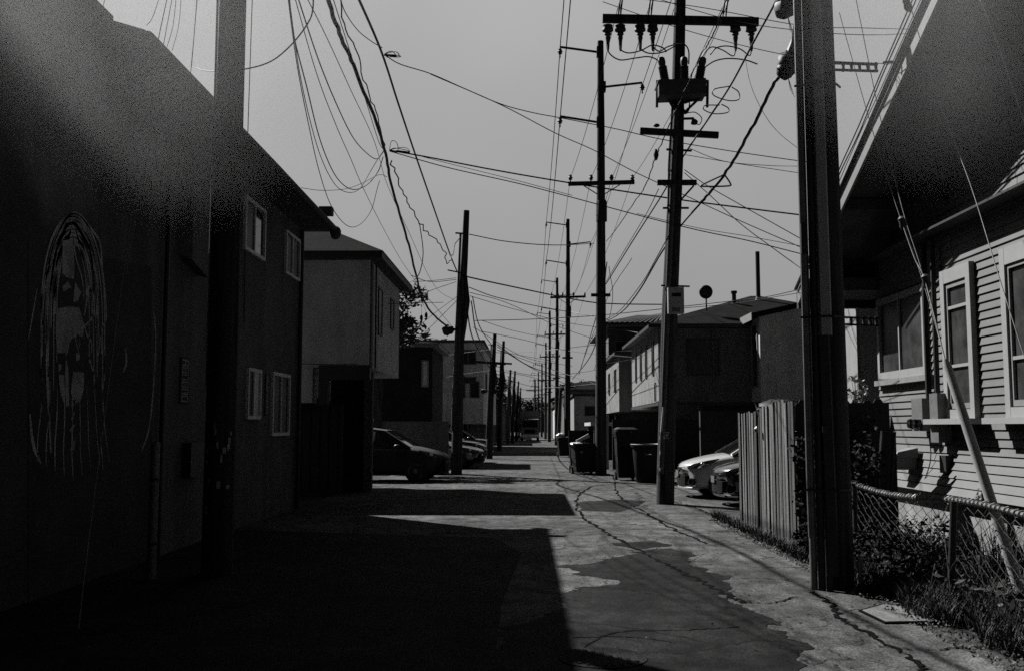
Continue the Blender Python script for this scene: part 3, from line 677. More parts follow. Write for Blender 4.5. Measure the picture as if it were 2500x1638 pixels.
MB().cyl((8.55, 41.4, 7.1), (8.55, 41.4, 7.2), .13).build('vent_cap', metal_d, B6, True)
# satellite dish (stands on the roof, bolted: part)
dc = P(1641, 679, 39.2)
ds = thing('satellite_dish', (dc.x, 39.2, dc.z-.6), 'round dark satellite dish standing on the hip roof', 'satellite dish')
MB().lathe(dc, [(.02, .06), (.16, .04), (.24, 0), (.27, -.05), (.275, -.06), (.25, -.05)], 24, (.1, -1, -.15)).build('dish', metal_d, ds, True)
MB().cyl(dc+Vector((0, .06, -.05)), (dc.x, 39.25, dc.z-.75), .03).build('mast', metal_d, ds, True)
MB().tube([dc+Vector((0, -.02, -.25)), dc+Vector((.0, -.3, -.15))], .012, 6).build('feed_arm', metal_d, ds)

# ---- further right buildings
B7 = thing('white_apartment', (7.5, 58, 0), 'pale two storey apartment with windows beyond the hip roof house', 'building')
MB().box(4.62, 12, 51, 62, 2.35, 5.25).build('wall', stucco_m, B7)
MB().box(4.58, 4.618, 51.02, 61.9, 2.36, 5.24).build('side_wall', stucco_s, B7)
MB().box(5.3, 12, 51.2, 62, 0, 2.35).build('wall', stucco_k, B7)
hip(B7, 4.62, 12, 51, 62, 5.4, .7, ov=.3)
for yy in (52.5, 56.5, 59.5): win(B7, (4.58, yy+.9, 3.4), (0, -1, 0), NXm, .9, 1.2, fw=.06, dep=.05, fm=trim_d, gm=glass_d)
B8 = thing('tiled_roof_building', (10, 70, 0), 'taller building with clay tile hip roof behind the hip roof house', 'building')
MB().box(5.1, 14, 64, 76, 0, 7.9).build('wall', stucco_m, B8)
tr = hip(B8, 5.1, 14, 64, 76, 8.1, 1.5, tile, ov=.5, fm=trim_g)
b = MB()
for i in range(30):
    x = 4.7+i*.33; b.tube([(x, 63.5, 8.14), (x+(9.55-x)*.55, 66.9, 8.98)], .1, 6)
b.build('tile_ridges', tile, B8)
win(B8, (5.5, 64, 5.8), (1, 0, 0), (0, -1, 0), .9, 1.3, fw=.06, fm=trim_g, gm=glass_d)
win(B8, (7.0, 64, 5.8), (1, 0, 0), (0, -1, 0), 1.6, 1.4, fw=.06, fm=trim_g, second=(.5, blind), mull=[('v', .5)], gm=glass_d)
win(B8, (5.1, 67.5, 5.8), (0, -1, 0), NXm, 1.2, 1.4, fw=.06, fm=trim_g, gm=glass_d)
B9 = thing('flat_roof_garage', (4.3, 66, 0), 'low flat roofed pale box building with two small windows far down the right side', 'building')
MB().box(2.9, 6.5, 64, 72, 0, 3.55).build('wall', stucco_l, B9)
MB().box(2.86, 2.899, 64.05, 71.9, 0, 3.5).build('side_wall', trim, B9)
MB().box(2.75, 6.6, 63.85, 72.1, 3.55, 3.68).build('roof', trim_d, B9)
win(B9, (3.55, 64, 2.3), (1, 0, 0), (0, -1, 0), .8, .6, fw=.05, fm=trim_d, gm=glass_d, mull=[('v', .5)])
B10 = thing('carport', (3.4, 50, 0), 'low carport shed with flat roof behind the trash bins', 'shed')
MB().box(2.75, 5.6, 45, 50.0, 1.62, 1.78).build('roof', stucco_l, B10)
MB().box(2.9, 5.5, 49.0, 50.0, 0, 1.62).build('wall', stucco_k, B10)
for x in (2.9, 4.1): MB().box(x, x+.08, 45.1, 45.18, 0, 1.62).build('post', trim_g, B10)
# pale post/door by bins
pp = thing('gate_post', (3.1, 36, 0), 'sunlit pale gate post beside the trash bins', 'post')
pc = G(1411, 1090)
pp.location = (pc.x, pc.y, 0); BASE[pp] = Vector((pc.x, pc.y, 0))
MB().box(pc.x-.10, pc.x+.06, pc.y, pc.y+.12, 0, 1.75).build('post', trim, pp)
MB().box(pc.x-.12, pc.x+.08, pc.y-.02, pc.y+.14, 1.751, 1.8).build('cap', trim_g, pp)
b = props(MB().box(pc.x+.2, pc.x+4, pc.y+.05, pc.y+.12, 0, 1.85).build('board_fence', wood_k, None), 'dark board fence behind the round trash bins on the right', 'fence')
# dark retaining / garage mass behind cars
gb = props(MB().box(5.2, 13, 30.5, 30.7, 0, 2.05).build('garden_wall', stucco_k, None), 'dark wall behind the parked white car', 'wall')

# far filler buildings, both sides
random.seed(3)
FB = [(-9, -3.4, 88, 100, 4.4, stucco_d, 'dark low building just past the pale apartment block'), (-9, -3.2, 106, 120, 5.4, stucco_m, 'grey building far down the left side'),
      (-9, -3.5, 126, 150, 4.6, stucco_k, 'dark building farthest down the left side'), (-9, -3.6, 158, 190, 6.2, stucco_m, 'hazy grey building near the left vanishing point'),
      (3.3, 9, 78, 92, 4.4, stucco_m, 'grey building past the flat roofed garage on the right'), (3.4, 9, 98, 118, 5.6, stucco_d, 'dark two storey building far down the right side'),
      (3.5, 9, 124, 150, 4.4, stucco_l, 'pale building farther down the right side'), (3.6, 9, 158, 200, 6.0, stucco_k, 'dark building near the right vanishing point'),
      (-30, 30, 330, 345, 9, stucco_d, 'building closing the far end of the alley')]
for x0, x1, y0, y1, h, m, lb in FB:
    t = thing('far_building', ((x0+x1)/2, y0, 0), lb, 'building')
    MB().box(x0, x1, y0, y1, 0, h).build('wall', m, t)
    hip(t, x0, x1, y0, y1, h+.1, random.uniform(.5, 1.2), ov=.3, ridge='y' if y1-y0 > x1-x0 else 'x')
    sx = x1 if x0 < 0 else x0; nn_ = 1 if x0 < 0 else -1
    if x1-x0 < 20:
        for j in range(2):
            yy = y0+1.5+j*(y1-y0)*.4
            win(t, (sx, yy if nn_ > 0 else yy+1.4, h-2), (0, nn_, 0), (nn_, 0, 0), 1.4, 1.2, fw=.08, fm=trim_g, gm=glass_d, mull=[('v', .5)])
        win(t, (x0+1.0 if x0 > 0 else x1-2.2, y0, h-2), (1, 0, 0), (0, -1, 0), 1.2, 1.1, fw=.08, fm=trim_g, gm=glass_d, mull=[('v', .5)])

# ================================================================== VEGETATION
def leafmass(mb, c, r, n, size, shell=.55):
    c = Vector(c)
    for i in range(n):
        d = Vector((random.gauss(0, 1), random.gauss(0, 1), random.gauss(0, 1))).normalized(); q = random.uniform(shell, 1)**.6
        mb.leaf(c+Vector((d.x*r[0], d.y*r[1], d.z*r[2]))*q, size*random.uniform(.5, 1.3))
def tree(c, h, r, label, n=2600, size=.09, m=leaf_d, name='tree', group=None):
    t = thing(name, c, label, 'tree', group); c = Vector(c); random.seed(int(c.y*10)+int(h))
    tk = MB(); top = c+Vector((0, 0, h*.62))
    tk.tube([c, c+Vector((.1, 0, h*.3)), top], .2, 8, rs=[r*.14, r*.1, r*.05])
    cl = []
    for i in range(9):
        a = i*2.4; rr = r*random.uniform(.35, .75); p = c+Vector((math.cos(a)*rr, math.sin(a)*rr, h*random.uniform(.55, .9)))
        tk.tube([c+Vector((.05, 0, h*random.uniform(.25, .45))), p.lerp(top, .35), p], .05, 5, rs=[r*.07, r*.045, r*.02]); cl.append((p, r*random.uniform(.28, .5)))
    cl.append((c+Vector((0, 0, h*.9)), r*.45)); tk.build('trunk', wood_p, t, True)
    cr = MB()
    for p, q in cl:
        for k in range(5):
            pq = p+Vector((random.gauss(0, q*.5), random.gauss(0, q*.5), random.gauss(0, q*.4)))
            leafmass(cr, pq, (q*.6, q*.6, q*.5), n//50, size, .2)
    cr.build('crown', m, t); return t
tree((-5.2, 33.5, 0), 6.7, 1.5, 'dark leafy tree showing behind the pale stucco house', 5200, .1)
tree((-5.0, 104, 0), 7.5, 3.0, 'leafy tree beyond the pale apartment block', 3200, .2)
tree((-6.0, 123, 0), 8.5, 3.4, 'tree farther down the left side of the alley', 3200, .22)
tree((-5.0, 154, 0), 7.5, 3.6, 'tree near the vanishing point on the left', 2500, .28)
tree((6.5, 154, 0), 8.0, 3.6, 'tree near the vanishing point on the right', 2500, .28)
tree((4.5, 95, 0), 5.5, 1.6, 'small tree beside the far right poles', 2200, .14)
tree((-1.5, 300, 0), 9, 6, 'dark treetop closing the end of the alley', 2500, .5)
def palm(c, h, r, label):
    t = thing('palm_tree', c, label, 'palm tree', 'palm trees above the roofs'); c = Vector(c)
    MB().tube([c, c+Vector((.15, 0, h*.5)), c+Vector((.05, 0, h))], .15, 8, rs=[.24, .17, .15]).build('trunk', wood_p, t, True)
    f = MB(); top = c+Vector((.05, 0, h))
    for i in range(34):
        a = random.uniform(0, 6.28); el = random.uniform(-.7, 1.3); L = r*random.uniform(.75, 1.1)
        d = Vector((math.cos(a)*math.cos(el), math.sin(a)*math.cos(el), math.sin(el)))
        pts = [top+d*L*s-Vector((0, 0, L*.45*s*s)) for s in (0, .25, .5, .75, 1)]
        f.tube(pts, .02, 4, rs=[.03, .025, .02, .015, .008])
        # fan blades at the end of each stem
        for k in range(14):
            s = .45+.55*k/13; p = top+d*L*s-Vector((0, 0, L*.45*s*s)); sd_ = d.cross(Vector((0, 0, 1))).normalized()
            for sg_ in (-1, 1):
                tip = p+sd_*sg_*L*.22*(1.15-s*.6)+d*L*.16-Vector((0, 0, .08)); w = d*.035
                f.add([p-w, p+w, tip], [(0, 1, 2)])
    f.build('crown', leaf_d, t)
p = P(985, 772, 75); palm((p.x, 75, 0), p.z-.6, 1.1, 'larger palm tree behind the dark house roof')
p = P(1028, 785, 84); palm((p.x, 84, 0), p.z-.6, 1.1, 'smaller palm tree right of the larger palm, behind the pale block')
p = P(1372, 909, 130); palm((p.x, 130, 0), p.z-.3, 1.0, 'far palm tree above the flat roofed garage')
# hedge behind near right pole & dark climbing mass
random.seed(5)
hd = thing('hedge', (4.2, 12.2, 0), 'dark overgrown vine covered hedge behind the near right pole', 'hedge')
cr = MB()
for i in range(40):
    yy = random.uniform(11.4, 13.4); leafmass(cr, (random.uniform(.27, .335)*yy, yy, random.uniform(.1, 1.5)), (.22, .35, .25), 150, .04, .2)
cr.build('foliage', leaf_k, hd)
b = MB()
for i in range(8): b.tube([(random.uniform(3.9, 4.6), random.uniform(11.4, 13.6), 0), (random.uniform(3.9, 4.6), random.uniform(11.4, 13.6), 1.5)], .02, 5)
b.build('stems', wood_p, hd)
# dark dog-eared fence boards in front of siding house
def dogfence(x0, x1, y, z1, label, m=wood_k):
    t = thing('picket_fence', ((x0+x1)/2, y, 0), label, 'fence'); n = int((x1-x0)/.15); b = MB()
    for i in range(n):
        x = x0+i*.15; h = z1+random.uniform(-.02, .02)
        b.prism([(x, y, .03), (x+.135, y, .03), (x+.135, y, h-.05), (x+.105, y, h), (x+.03, y, h), (x, y, h-.05)], (0, .02, 0))
    b.build('boards', m, t); MB().box(x0, x1, y+.021, y+.07, .4, .48).box(x0, x1, y+.021, y+.07, z1-.4, z1-.32).build('rails', m, t); return t
dogfence(3.75, 4.95, 14.0, 1.93, 'dark dog eared fence section behind the hedge, beside the siding house')
MB_p = thing('picket_post', (4.86, 13.6, 0), 'narrow pointed dark fence post next to the siding wall', 'post')
MB().prism([(4.86, 13.6, 0), (4.95, 13.6, 0), (4.95, 13.6, 1.45), (4.90, 13.6, 1.72), (4.86, 13.6, 1.45)], (0, .05, 0)).build('post', wood_k, MB_p)
# flowers above fence
fl = thing('flowering_plant', P(1990, 915, 13.2), 'pale blossoms on thin stems above the dark fence', 'plant')
b = MB(); st = MB()
for i in range(16):
    q = P(random.uniform(1972, 2012), random.uniform(868, 930), 13.2+random.uniform(-.1, .1))
    for k in range(7): b.leaf(q+Vector((random.gauss(0, .02), random.gauss(0, .02), random.gauss(0, .02))), .035)
    st.tube([q, P(1990, 960, 13.3)], .003, 4)
b.build('blossoms', petal, fl); st.build('stems', leaf_d, fl)
# ================================================================== WEEDS and grass (stuff)
random.seed(11)
gr = MB(); dl = MB()
def blade(mb, p, h, w=.006, lean=.4):
    p = Vector(p); a = random.uniform(0, 6.28); d = Vector((math.cos(a), math.sin(a), 0)); s_ = Vector((-d.y, d.x, 0))*w
    m_ = p+d*h*lean*.35+Vector((0, 0, h*.6)); t = p+d*h*lean+Vector((0, 0, h))
    mb.add([p-s_, p+s_, m_+s_*.7, m_-s_*.7, t], [(0, 1, 2, 3), (3, 2, 4)])
for i in range(24000):
    y = random.uniform(5.2, 12.0); x = 3.2+abs(random.gauss(0, .55))+.08*math.sin(y*5)+(.0 if y > 8 else .1)
    if x > 4.7: continue
    dens = min(1, (x-3.05)/.35)
    if random.random() > dens: continue
    blade(gr, (x, y, 0), random.uniform(.05, .30)*(.45+.75*min(1, (x-3.1)/.5)), .004+random.random()*.004, random.uniform(.2, .9))
for i in range(1800):
    y = random.uniform(11.5, 17.5); x = 3.15+abs(random.gauss(0, .07))
    blade(gr, (x, y, 0), random.uniform(.04, .2), .005, .6)
for cx, cy, n_, hh in ((4.0, 8.6, 70, .75), (4.1, 9.0, 70, .85), (3.9, 8.2, 60, .55), (4.3, 7.4, 60, .6)):
    for i in range(n_): blade(gr, (cx+random.gauss(0, .09), cy+random.gauss(0, .09), 0), hh*random.uniform(.5, 1), .008, random.uniform(.1, .7))
for i in range(1400):
    y = random.uniform(6.4, 12); p = Vector((3.45+abs(random.gauss(0, .35)), y, random.uniform(.03, .35))); gr.leaf(p, random.uniform(.015, .055))
for i in range(160):
    y = random.uniform(6.6, 11.5); p = Vector((3.4+abs(random.gauss(0, .35)), y, 0)); h_ = random.uniform(.35, .8); a_ = random.uniform(0, 6.28); q = [p+Vector((math.cos(a_)*h_*.45*t*t, math.sin(a_)*h_*.45*t*t, h_*t)) for t in (0, .35, .7, 1)]
    gr.tube(q, .0025, 3)
    for t in range(5): gr.leaf(q[3].lerp(q[2], t*.2), random.uniform(.01, .02))
props(gr.build('weeds', grass_m, None, root='origin'), 'tall weeds growing along the foot of the chain link fence', 'weeds', None, 'stuff')
for i in range(3200):
    y = random.uniform(5.4, 17); x = 3.0+abs(random.gauss(0, .3)); dl.leaf((x, y, random.uniform(.005, .035)), random.uniform(.008, .024))
for i in range(90):
    dl.leaf((random.uniform(-1, 3), random.uniform(6, 26), .012), random.uniform(.006, .016))
props(dl.build('leaf_litter', leaf_m, None, root='origin'), 'dry leaf litter scattered along the right edge of the alley', 'leaf litter', None, 'stuff')
# low bush left of chain link
bs = thing('shrub', (3.7, 10.3, 0), 'low dark tangled shrub at the foot of the near right pole', 'shrub')
b = MB()
for i in range(26): leafmass(b, (random.uniform(3.35, 4.3), random.uniform(9.0, 11.6), random.uniform(.05, .45)), (.28, .3, .2), 90, .035, .1)
b.build('foliage', leaf_k, bs); MB().tube([(3.7, 10.3, 0), (3.8, 10.4, .5)], .02, 5).build('stems', wood_p, bs)

# ================================================================== CHAIN LINK FENCE
XF = 3.62
cf = thing('chain_link_fence', (XF, 8.5, 0), 'sagging chain link fence with thick top rail in front of the siding house', 'fence')
FZ = lambda y: .90+.03*math.sin(y*1.7)
mesh_ = MB(); cell = .11; zc = .052; y0, y1 = 5.6, 12.6; nz = int(.86/zc)
for k in range(int((y1-y0)/cell)):
    y = y0+k*cell; sgn = 1 if k % 2 else -1; pts = []
    for j in range(nz+1):
        z = .03+j*zc; yy = y+(cell*.5 if (j+k) % 2 else -cell*.5)
        pts.append((XF+(.006 if j % 2 else -.006)+.02*math.sin(y*2+z*3), yy, z*FZ(y)/.9))
    mesh_.tube(pts, .0038, 3)
mesh_.build('wire_mesh', metal_m, cf)
MB().tube([(XF, y, FZ(y)+.01) for y in [5.0+i*.4 for i in range(20)]], .021, 8).build('top_rail', metal_g, cf, True)
tw = MB(); q = []
for i in range(700):
    y = 5.2+i*.0107; a = i*.9; q.append((XF+.029*math.cos(a), y, FZ(y)+.01+.029*math.sin(a)))
tw.tube(q, .006, 4); tw.build('tie_wire', metal_g, cf)
for y, ln in ((8.76, .16), (11.2, 0), (5.7, .05)): MB().cyl((XF-.02, y, 0), (XF-.02+.0, y-ln, .93), .03, n=10).build('fence_post', metal_d, cf, True)

# ================================================================== WOOD BOARD FENCE (sunlit)
random.seed(21)
wf = thing('board_fence', (3.3, 14.1, 0), 'weathered sunlit vertical board fence standing right of the parked cars', 'fence')
ya, yb = 15.45, 12.85; n = 19; b = MB(); bd = MB()
for i in range(n):
    t = i/n; y = ya+(yb-ya)*t; x = 3.22+.17*t+random.uniform(-.008, .008); w = (ya-yb)/n*random.uniform(.92, 1.0)
    h = 1.76+.13*min(1, max(0, (t-.3)*3))+random.uniform(-.02, .02); 
    if i == 7: continue
    b.add([(x, y-w, .04+random.uniform(0, .05)), (x, y, .04), (x+.02, y, .04), (x+.02, y-w, .04), (x+random.uniform(-.01, .01), y-w, h), (x, y, h+random.uniform(-.02, .02)), (x+.02, y, h), (x+.02, y-w, h)],
      [(0, 3, 2, 1), (4, 5, 6, 7), (0, 1, 5, 4), (1, 2, 6, 5), (2, 3, 7, 6), (3, 0, 4, 7)])
b.build('boards', wood_f, wf)
MB().bar((3.32, ya, .5), (3.49, yb, .5), .04, .09).bar((3.32, ya, 1.45), (3.49, yb, 1.45), .04, .09).build('rails', wood_k, wf)
MB().box(3.30, 3.40, 14.42, 14.56, 0, 1.7).build('post', wood_k, wf)
MB().box(3.34, 3.44, 15.38, 15.48, 0, 1.72).build('post', wood_k, wf)
MB().prism([(3.42, 12.84, 0), (3.42, 12.84, 1.86), (4.6, 12.84, 1.86), (4.6, 12.84, 0)], (0, .03, 0)).build('return_boards', wood_k, wf)
MB().lathe((3.24, 14.25, 1.52), [(.035, 0), (.05, .02), (.02, .05)], 10, (-1, 0, 0)).build('latch', metal_g, wf, True)
# drape + agave leaves over the fence
ag = thing('agave_plant', (3.6, 14.4, 1.6), 'spiky broad leaved plant poking over the top of the board fence', 'plant')
b = MB()
for i in range(26):
    q = Vector((3.55+random.uniform(-.1, .25), random.uniform(13.4, 15.4), 1.62)); a = random.uniform(0, 6.28); L = random.uniform(.2, .42); el = random.uniform(.2, 1.4)
    d = Vector((math.cos(a)*math.cos(el), math.sin(a)*math.cos(el), math.sin(el))); sd_ = d.cross(Vector((.3, .4, .8))).normalized()*.035
    b.add([q-sd_*.6, q+sd_*.6, q+d*L*.5+sd_, q+d*L*.5-sd_, q+d*L], [(0, 1, 2, 3), (3, 2, 4)])
b.build('leaves', leaf_m, ag); MB().cyl((3.6, 14.4, 1.3), (3.6, 14.4, 1.7), .05, n=8).build('stem', leaf_d, ag)
cvr = props(MB().ball((3.75, 15.1, 1.84), .32, .35, .13, 14, 9, .12).build('dark_tarp', plastic_k, None, True), 'crumpled dark tarp bunched on top of the board fence', 'tarp')

# ================================================================== POLES
def insul(mb, c, s=1.0):
    mb.lathe(c, [(.02*s, -.12*s), (.02*s, 0), (.07*s, .01*s), (.05*s, .05*s), (.09*s, .07*s), (.05*s, .12*s), (.06*s, .15*s), (.0, .2*s)], 10)
# --- left near pole L0
p0 = Vector((-3.32, 10.7, 0))
L0 = thing('utility_pole', p0, 'thick dark near pole standing in front of the left building, covered in old stickers', 'utility pole')
MB().tube([p0, p0+Vector((.0, 0, 3)), p0+Vector((.02, 0, 10.5))], .15, 20, rs=[.170, .156, .135]).build('shaft', wood_p, L0, True)
MB().tube([p0+Vector((.155, -.03, 0)), p0+Vector((.15, -.03, 10))], .016, 8).build('ground_wire_mould', wood_g, L0)
MB().tube([p0+Vector((-.15, -.05, 2)), p0+Vector((-.145, -.05, 9.8))], .014, 8).build('conduit', metal_g, L0)
b = MB(); random.seed(9)
for i in range(16):
    a = random.uniform(-2.3, -.6); z = random.choice([1.15, 1.25, 1.35, 1.5, .95, .65])+random.uniform(-.05, .05); r_ = .172; w = random.uniform(.1, .25); h = random.uniform(.03, .09)
    vs = [p0+Vector((math.cos(a+t*w)*r_, math.sin(a+t*w)*r_, z+e*h)) for e in (0, 1) for t in (0, .5, 1)]
    b.add(vs, [(0, 1, 4, 3), (1, 2, 5, 4)])
b.build('stickers', white_p, L0)
# --- near right pole R0
p0 = Vector((2.985, 9.87, 0))
R0 = thing('utility_pole', p0, 'massive near pole at the right edge of the alley with tall conduits strapped to it', 'utility pole')
MB().tube([p0, p0+Vector((-.02, 0, 4)), p0+Vector((-.06, 0, 10))], .16, 22, rs=[.155, .148, .132]).build('shaft', wood_p, R0, True)
MB().cyl((2.735, 9.80, 0), (2.725, 9.80, 10), .036, n=14).build('conduit', metal_g, R0, True)
MB().cyl((2.795, 9.74, 0), (2.785, 9.74, 10), .036, n=14).build('conduit', metal_d, R0, True)
MB().tube([(2.86, 9.70, .0), (2.86, 9.70, .14)], .034, 10).build('conduit_foot', metal_d, R0, True)
MB().prism([(2.845, 9.68, .14), (2.93, 9.665, .14), (2.955, 9.70, .14), (2.955, 9.75, .14), (2.84, 9.75, .14)], (-.03, 0, 2.3)).build('cable_guard', metal_d, R0)
MB().prism([(2.838, 9.67, 2.442), (2.923, 9.655, 2.442), (2.95, 9.70, 2.442), (2.95, 9.75, 2.442), (2.83, 9.75, 2.442)], (-.025, 0, 7.5)).build('cable_guard', trim, R0)
MB().tube([(2.705, 9.78, .5), (2.70, 9.78, 1.05), (2.70, 9.78, 1.75), (2.695, 9.78, 10)], .02, 8).build('ground_wire_mould', metal_g, R0)
MB().cyl((3.16, 9.72, 0), (3.15, 9.72, .32), .022, n=10).build('ground_rod', metal_g, R0, True)
for z in (.95, 2.62, 4.95):
    MB().tube([(2.66, 9.76, z), (2.72, 9.745, z), (2.80, 9.69, z), (2.95, 9.63, z), (3.06, 9.70, z), (3.13, 9.80, z)], .012, 5).build('strap', metal_d, R0)
for z, L in ((2.62, .42), (5.22, .50)):
    b = MB(); b.bar((3.05, 9.9, z+.02), (3.05+L, 9.9, z), .03, .018); b.bar((3.05, 9.9, z-.05), (3.05+L, 9.9, z-.07), .03, .018)
    for i in range(5): xx = 3.2+i*(L-.17)/4; b.box(xx-.012, xx+.012, 9.885, 9.915, z-.07, z+.02)
    b.build('standoff_bracket', metal_d, R0)
MB().cyl((2.71, 9.76, 3.25), (2.71, 9.76, 3.55), .03, n=10).build('coupling', metal_d, R0, True)
# tag with number
MB().box(2.80, 2.845, 9.60, 9.606, 1.50, 1.56).build('pole_tag', metal_d, R0)

# --- pole A (switch gear)
YA = 20.1
ab = G(1545, 1170); ab = Vector((ab.x, ab.y, 0)); YA = ab.y
def PA(u, v, dy=0): return P(u, v, YA+dy)
PAo = thing('utility_pole', ab, 'tall pole carrying switchgear, six hanging cutouts and a pale cabinet, centre right', 'utility pole')
MB().tube([ab, PA(1556, 720), PA(1572, 350), PA(1580, 0), PA(1582, -260)], .16, 18, rs=[.185, .165, .145, .12, .105]).build('shaft', wood_p, PAo, True)
MB().tube([PA(1536, 1100, -.15), PA(1550, 720, -.2), PA(1565, 380, -.18), PA(1572, 250, -.16)], .06, 10).build('riser_guard', wood_g, PAo, True)
MB().tube([PA(1549, 720, -.1), PA(1554, 380, -.1), PA(1562, 240, -.1)], .022, 8).build('conduit', metal_d, PAo)
MB().bar(PA(1400, 44, -.2), PA(1762, 52, -.2), .1, .17).build('crossarm', wood_p, PAo)
MB().bar(PA(1487, 305, -.2), PA(1669, 315, -.2), .1, .125).build('crossarm', wood_p, PAo)
MB().bar(PA(1527, 425, -.2), PA(1618, 425, -.2), .1, .10).build('crossarm', wood_p, PAo)
MB().bar(PA(1540, 484, -.15), PA(1600, 484, -.15), .05, .035).build('step_bar', metal_d, PAo)
MB().bar(PA(1548, 348, -.15), PA(1607, 351, -.15), .05, .035).build('step_bar', metal_d, PAo)
MB().bar(PA(1536, 664, -.15), PA(1602, 666, -.15), .05, .03).build('step_bar', metal_d, PAo)
MB().bar(PA(1612, 432, -.2), PA(1582, 465, -.1), .03, .03).build('brace', metal_d, PAo)
for uu in (1412, 1441, 1487, 1516, 1708, 1745):
    c = PA(uu, 66, -.2); h = MB()
    h.lathe(c, [(.02, .06), (.11, .05), (.10, .02), (.23*.5, -.02), (.12, -.06), (.06, -.09), (.075, -.14), (.05, -.17), (.055, -.22), (.04, -.28), (.03, -.45), (.018, -.5)], 12)
    h.build('cutout', ceramic, PAo, True)
for uu in (1436, 1441, 1506, 1512, 1679, 1686):
    MB().tube([PA(uu, 44, -.2), PA(uu+2, 20, -.22), PA(uu+6, -8, -.2)], .025, 6, rs=[.012, .022, .015]).build('pin_insulator', ceramic, PAo)
# switch tank + bushings
tk = PA(1580, 205, -.25)
b = MB(); b.obox(PA(1531, 222, -.55), PA(1641, 218, -.55)-PA(1531, 222, -.55), Vector((0, .5, 0)), Vector((0, 0, .33))); b.obox(PA(1528, 191, -.58), PA(1645, 189, -.58)-PA(1528, 191, -.58), Vector((0, .56, 0)), Vector((0, 0, .03)))
b.build('switch_tank', metal_m, PAo)
for uu, tilt in ((1545, -.10), (1590, .0), (1624, .12)):
    c = PA(uu, 188, -.3); h = MB()
    prof = []
    for i in range(9): prof += [(.065, i*.035), (.095, i*.035+.012), (.065, i*.035+.025)]
    prof += [(.07, .34), (.08, .4), (.07, .48), (.05, .5)]
    h.lathe(c, prof, 12, (tilt*1.6, 0, 1)); h.build('bushing', ceramic, PAo, True)
for uu in (1527, 1644): MB().bar(PA(uu, 188, -.3), PA(uu-1, 250, -.3), .05, .05).build('bracket_leg', metal_d, PAo)
for a, c in (((1537, 222), (1566, 240)), ((1640, 222), (1590, 240)), ((1550, 226), (1570, 262)), ((1628, 226), (1584, 268))): MB().bar(PA(*a, -.3), PA(*c, -.1), .04, .04).build('brace', metal_d, PAo)
cl = MB(); cc = PA(1594, 241, -.3)
for k in range(4): cl.tube([cc+Vector((.07*math.cos(t*.5236)*(1+k*.08), k*.03, .17*math.sin(t*.5236)*(1+k*.05))) for t in range(13)], .013, 5)
cl.build('cable_coil', cable_m, PAo)
MB().bar(PA(1575, 277, -.2), PA(1612, 276, -.2), .05, .04).build('small_bracket', metal_d, PAo)
MB().lathe(PA(1612, 284, -.2), [(.06, -.05), (.07, .0), (.05, .06), (.03, .08)], 10, (1, 0, -.3)).build('arrester', metal_d, PAo)
# cabinet with digits
bx = MB(); q0 = PA(1553, 728, -.42); bx.obox(q0, Vector((.32, 0, 0)), Vector((0, .22, 0)), Vector((0, 0, .53))); cb_ = bx.build('cabinet', metal_l, PAo)
q1 = q0+Vector((.08, -.004, .34)); MB().obox(q1, Vector((.18, 0, 0)), Vector((0, .003, 0)), Vector((0, 0, .07))).build('slot', plastic_k, cb_)
text_mesh('380', .12, q0+Vector((.06, -.003, .03)), (math.pi/2, 0, 0), metal_d, cb_)
# D marker + ladder strip of reflectors
dq = PA(1543, 1018, -.33)
dm = MB().obox(dq, Vector((.10, 0, 0)), Vector((0, .01, 0)), Vector((0, 0, .13))).build('marker_plate', white_p, PAo)
text_mesh('D', .15, dq+Vector((.0, -.006, .01)), (math.pi/2, 0, 0), plastic_k, dm)
MB().tube([PA(1541, 945, -.24), PA(1536, 1003, -.26)], .02, 6).build('sticker_strip', white_p, PAo)
for vv in (1013, 1048, 1087): MB().tube([PA(1534, vv, -.22), PA(1534, vv+7, -.22)], .016, 6).build('nail_tag', white_p, PAo)
# pipe beside base
# pothead jumper cables (parts of the pole's gear)
def jumper(pts, r=.014):
    MB().tube(smooth_pts([PA(a, b_, -.25) for a, b_ in pts], 8), r, 6).build('jumper', cable_m, PAo, True)
jumper([(1412, 105), (1416, 125), (1440, 140), (1475, 136), (1510, 133), (1541, 148)])
jumper([(1441, 105), (1444, 118), (1462, 124), (1490, 118), (1515, 106), (1540, 112), (1548, 122)])
jumper([(1487, 100), (1490, 116), (1510, 125), (1540, 122), (1565, 110), (1580, 104)])
jumper([(1516, 100), (1520, 112), (1532, 120), (1550, 110), (1572, 104), (1590, 104), (1600, 120), (1600, 150)])
jumper([(1745, 100), (1745, 115), (1741, 130), (1720, 115), (1690, 108), (1665, 112), (1650, 128)])
jumper([(1708, 100), (1708, 120), (1702, 131), (1680, 118), (1655, 110), (1640, 120), (1632, 132)])
jumper([(1760, 150), (1730, 140), (1690, 137), (1660, 143), (1636, 158)])
jumper([(1597, 263), (1615, 262), (1630, 275), (1625, 290), (1614, 286)], .01)
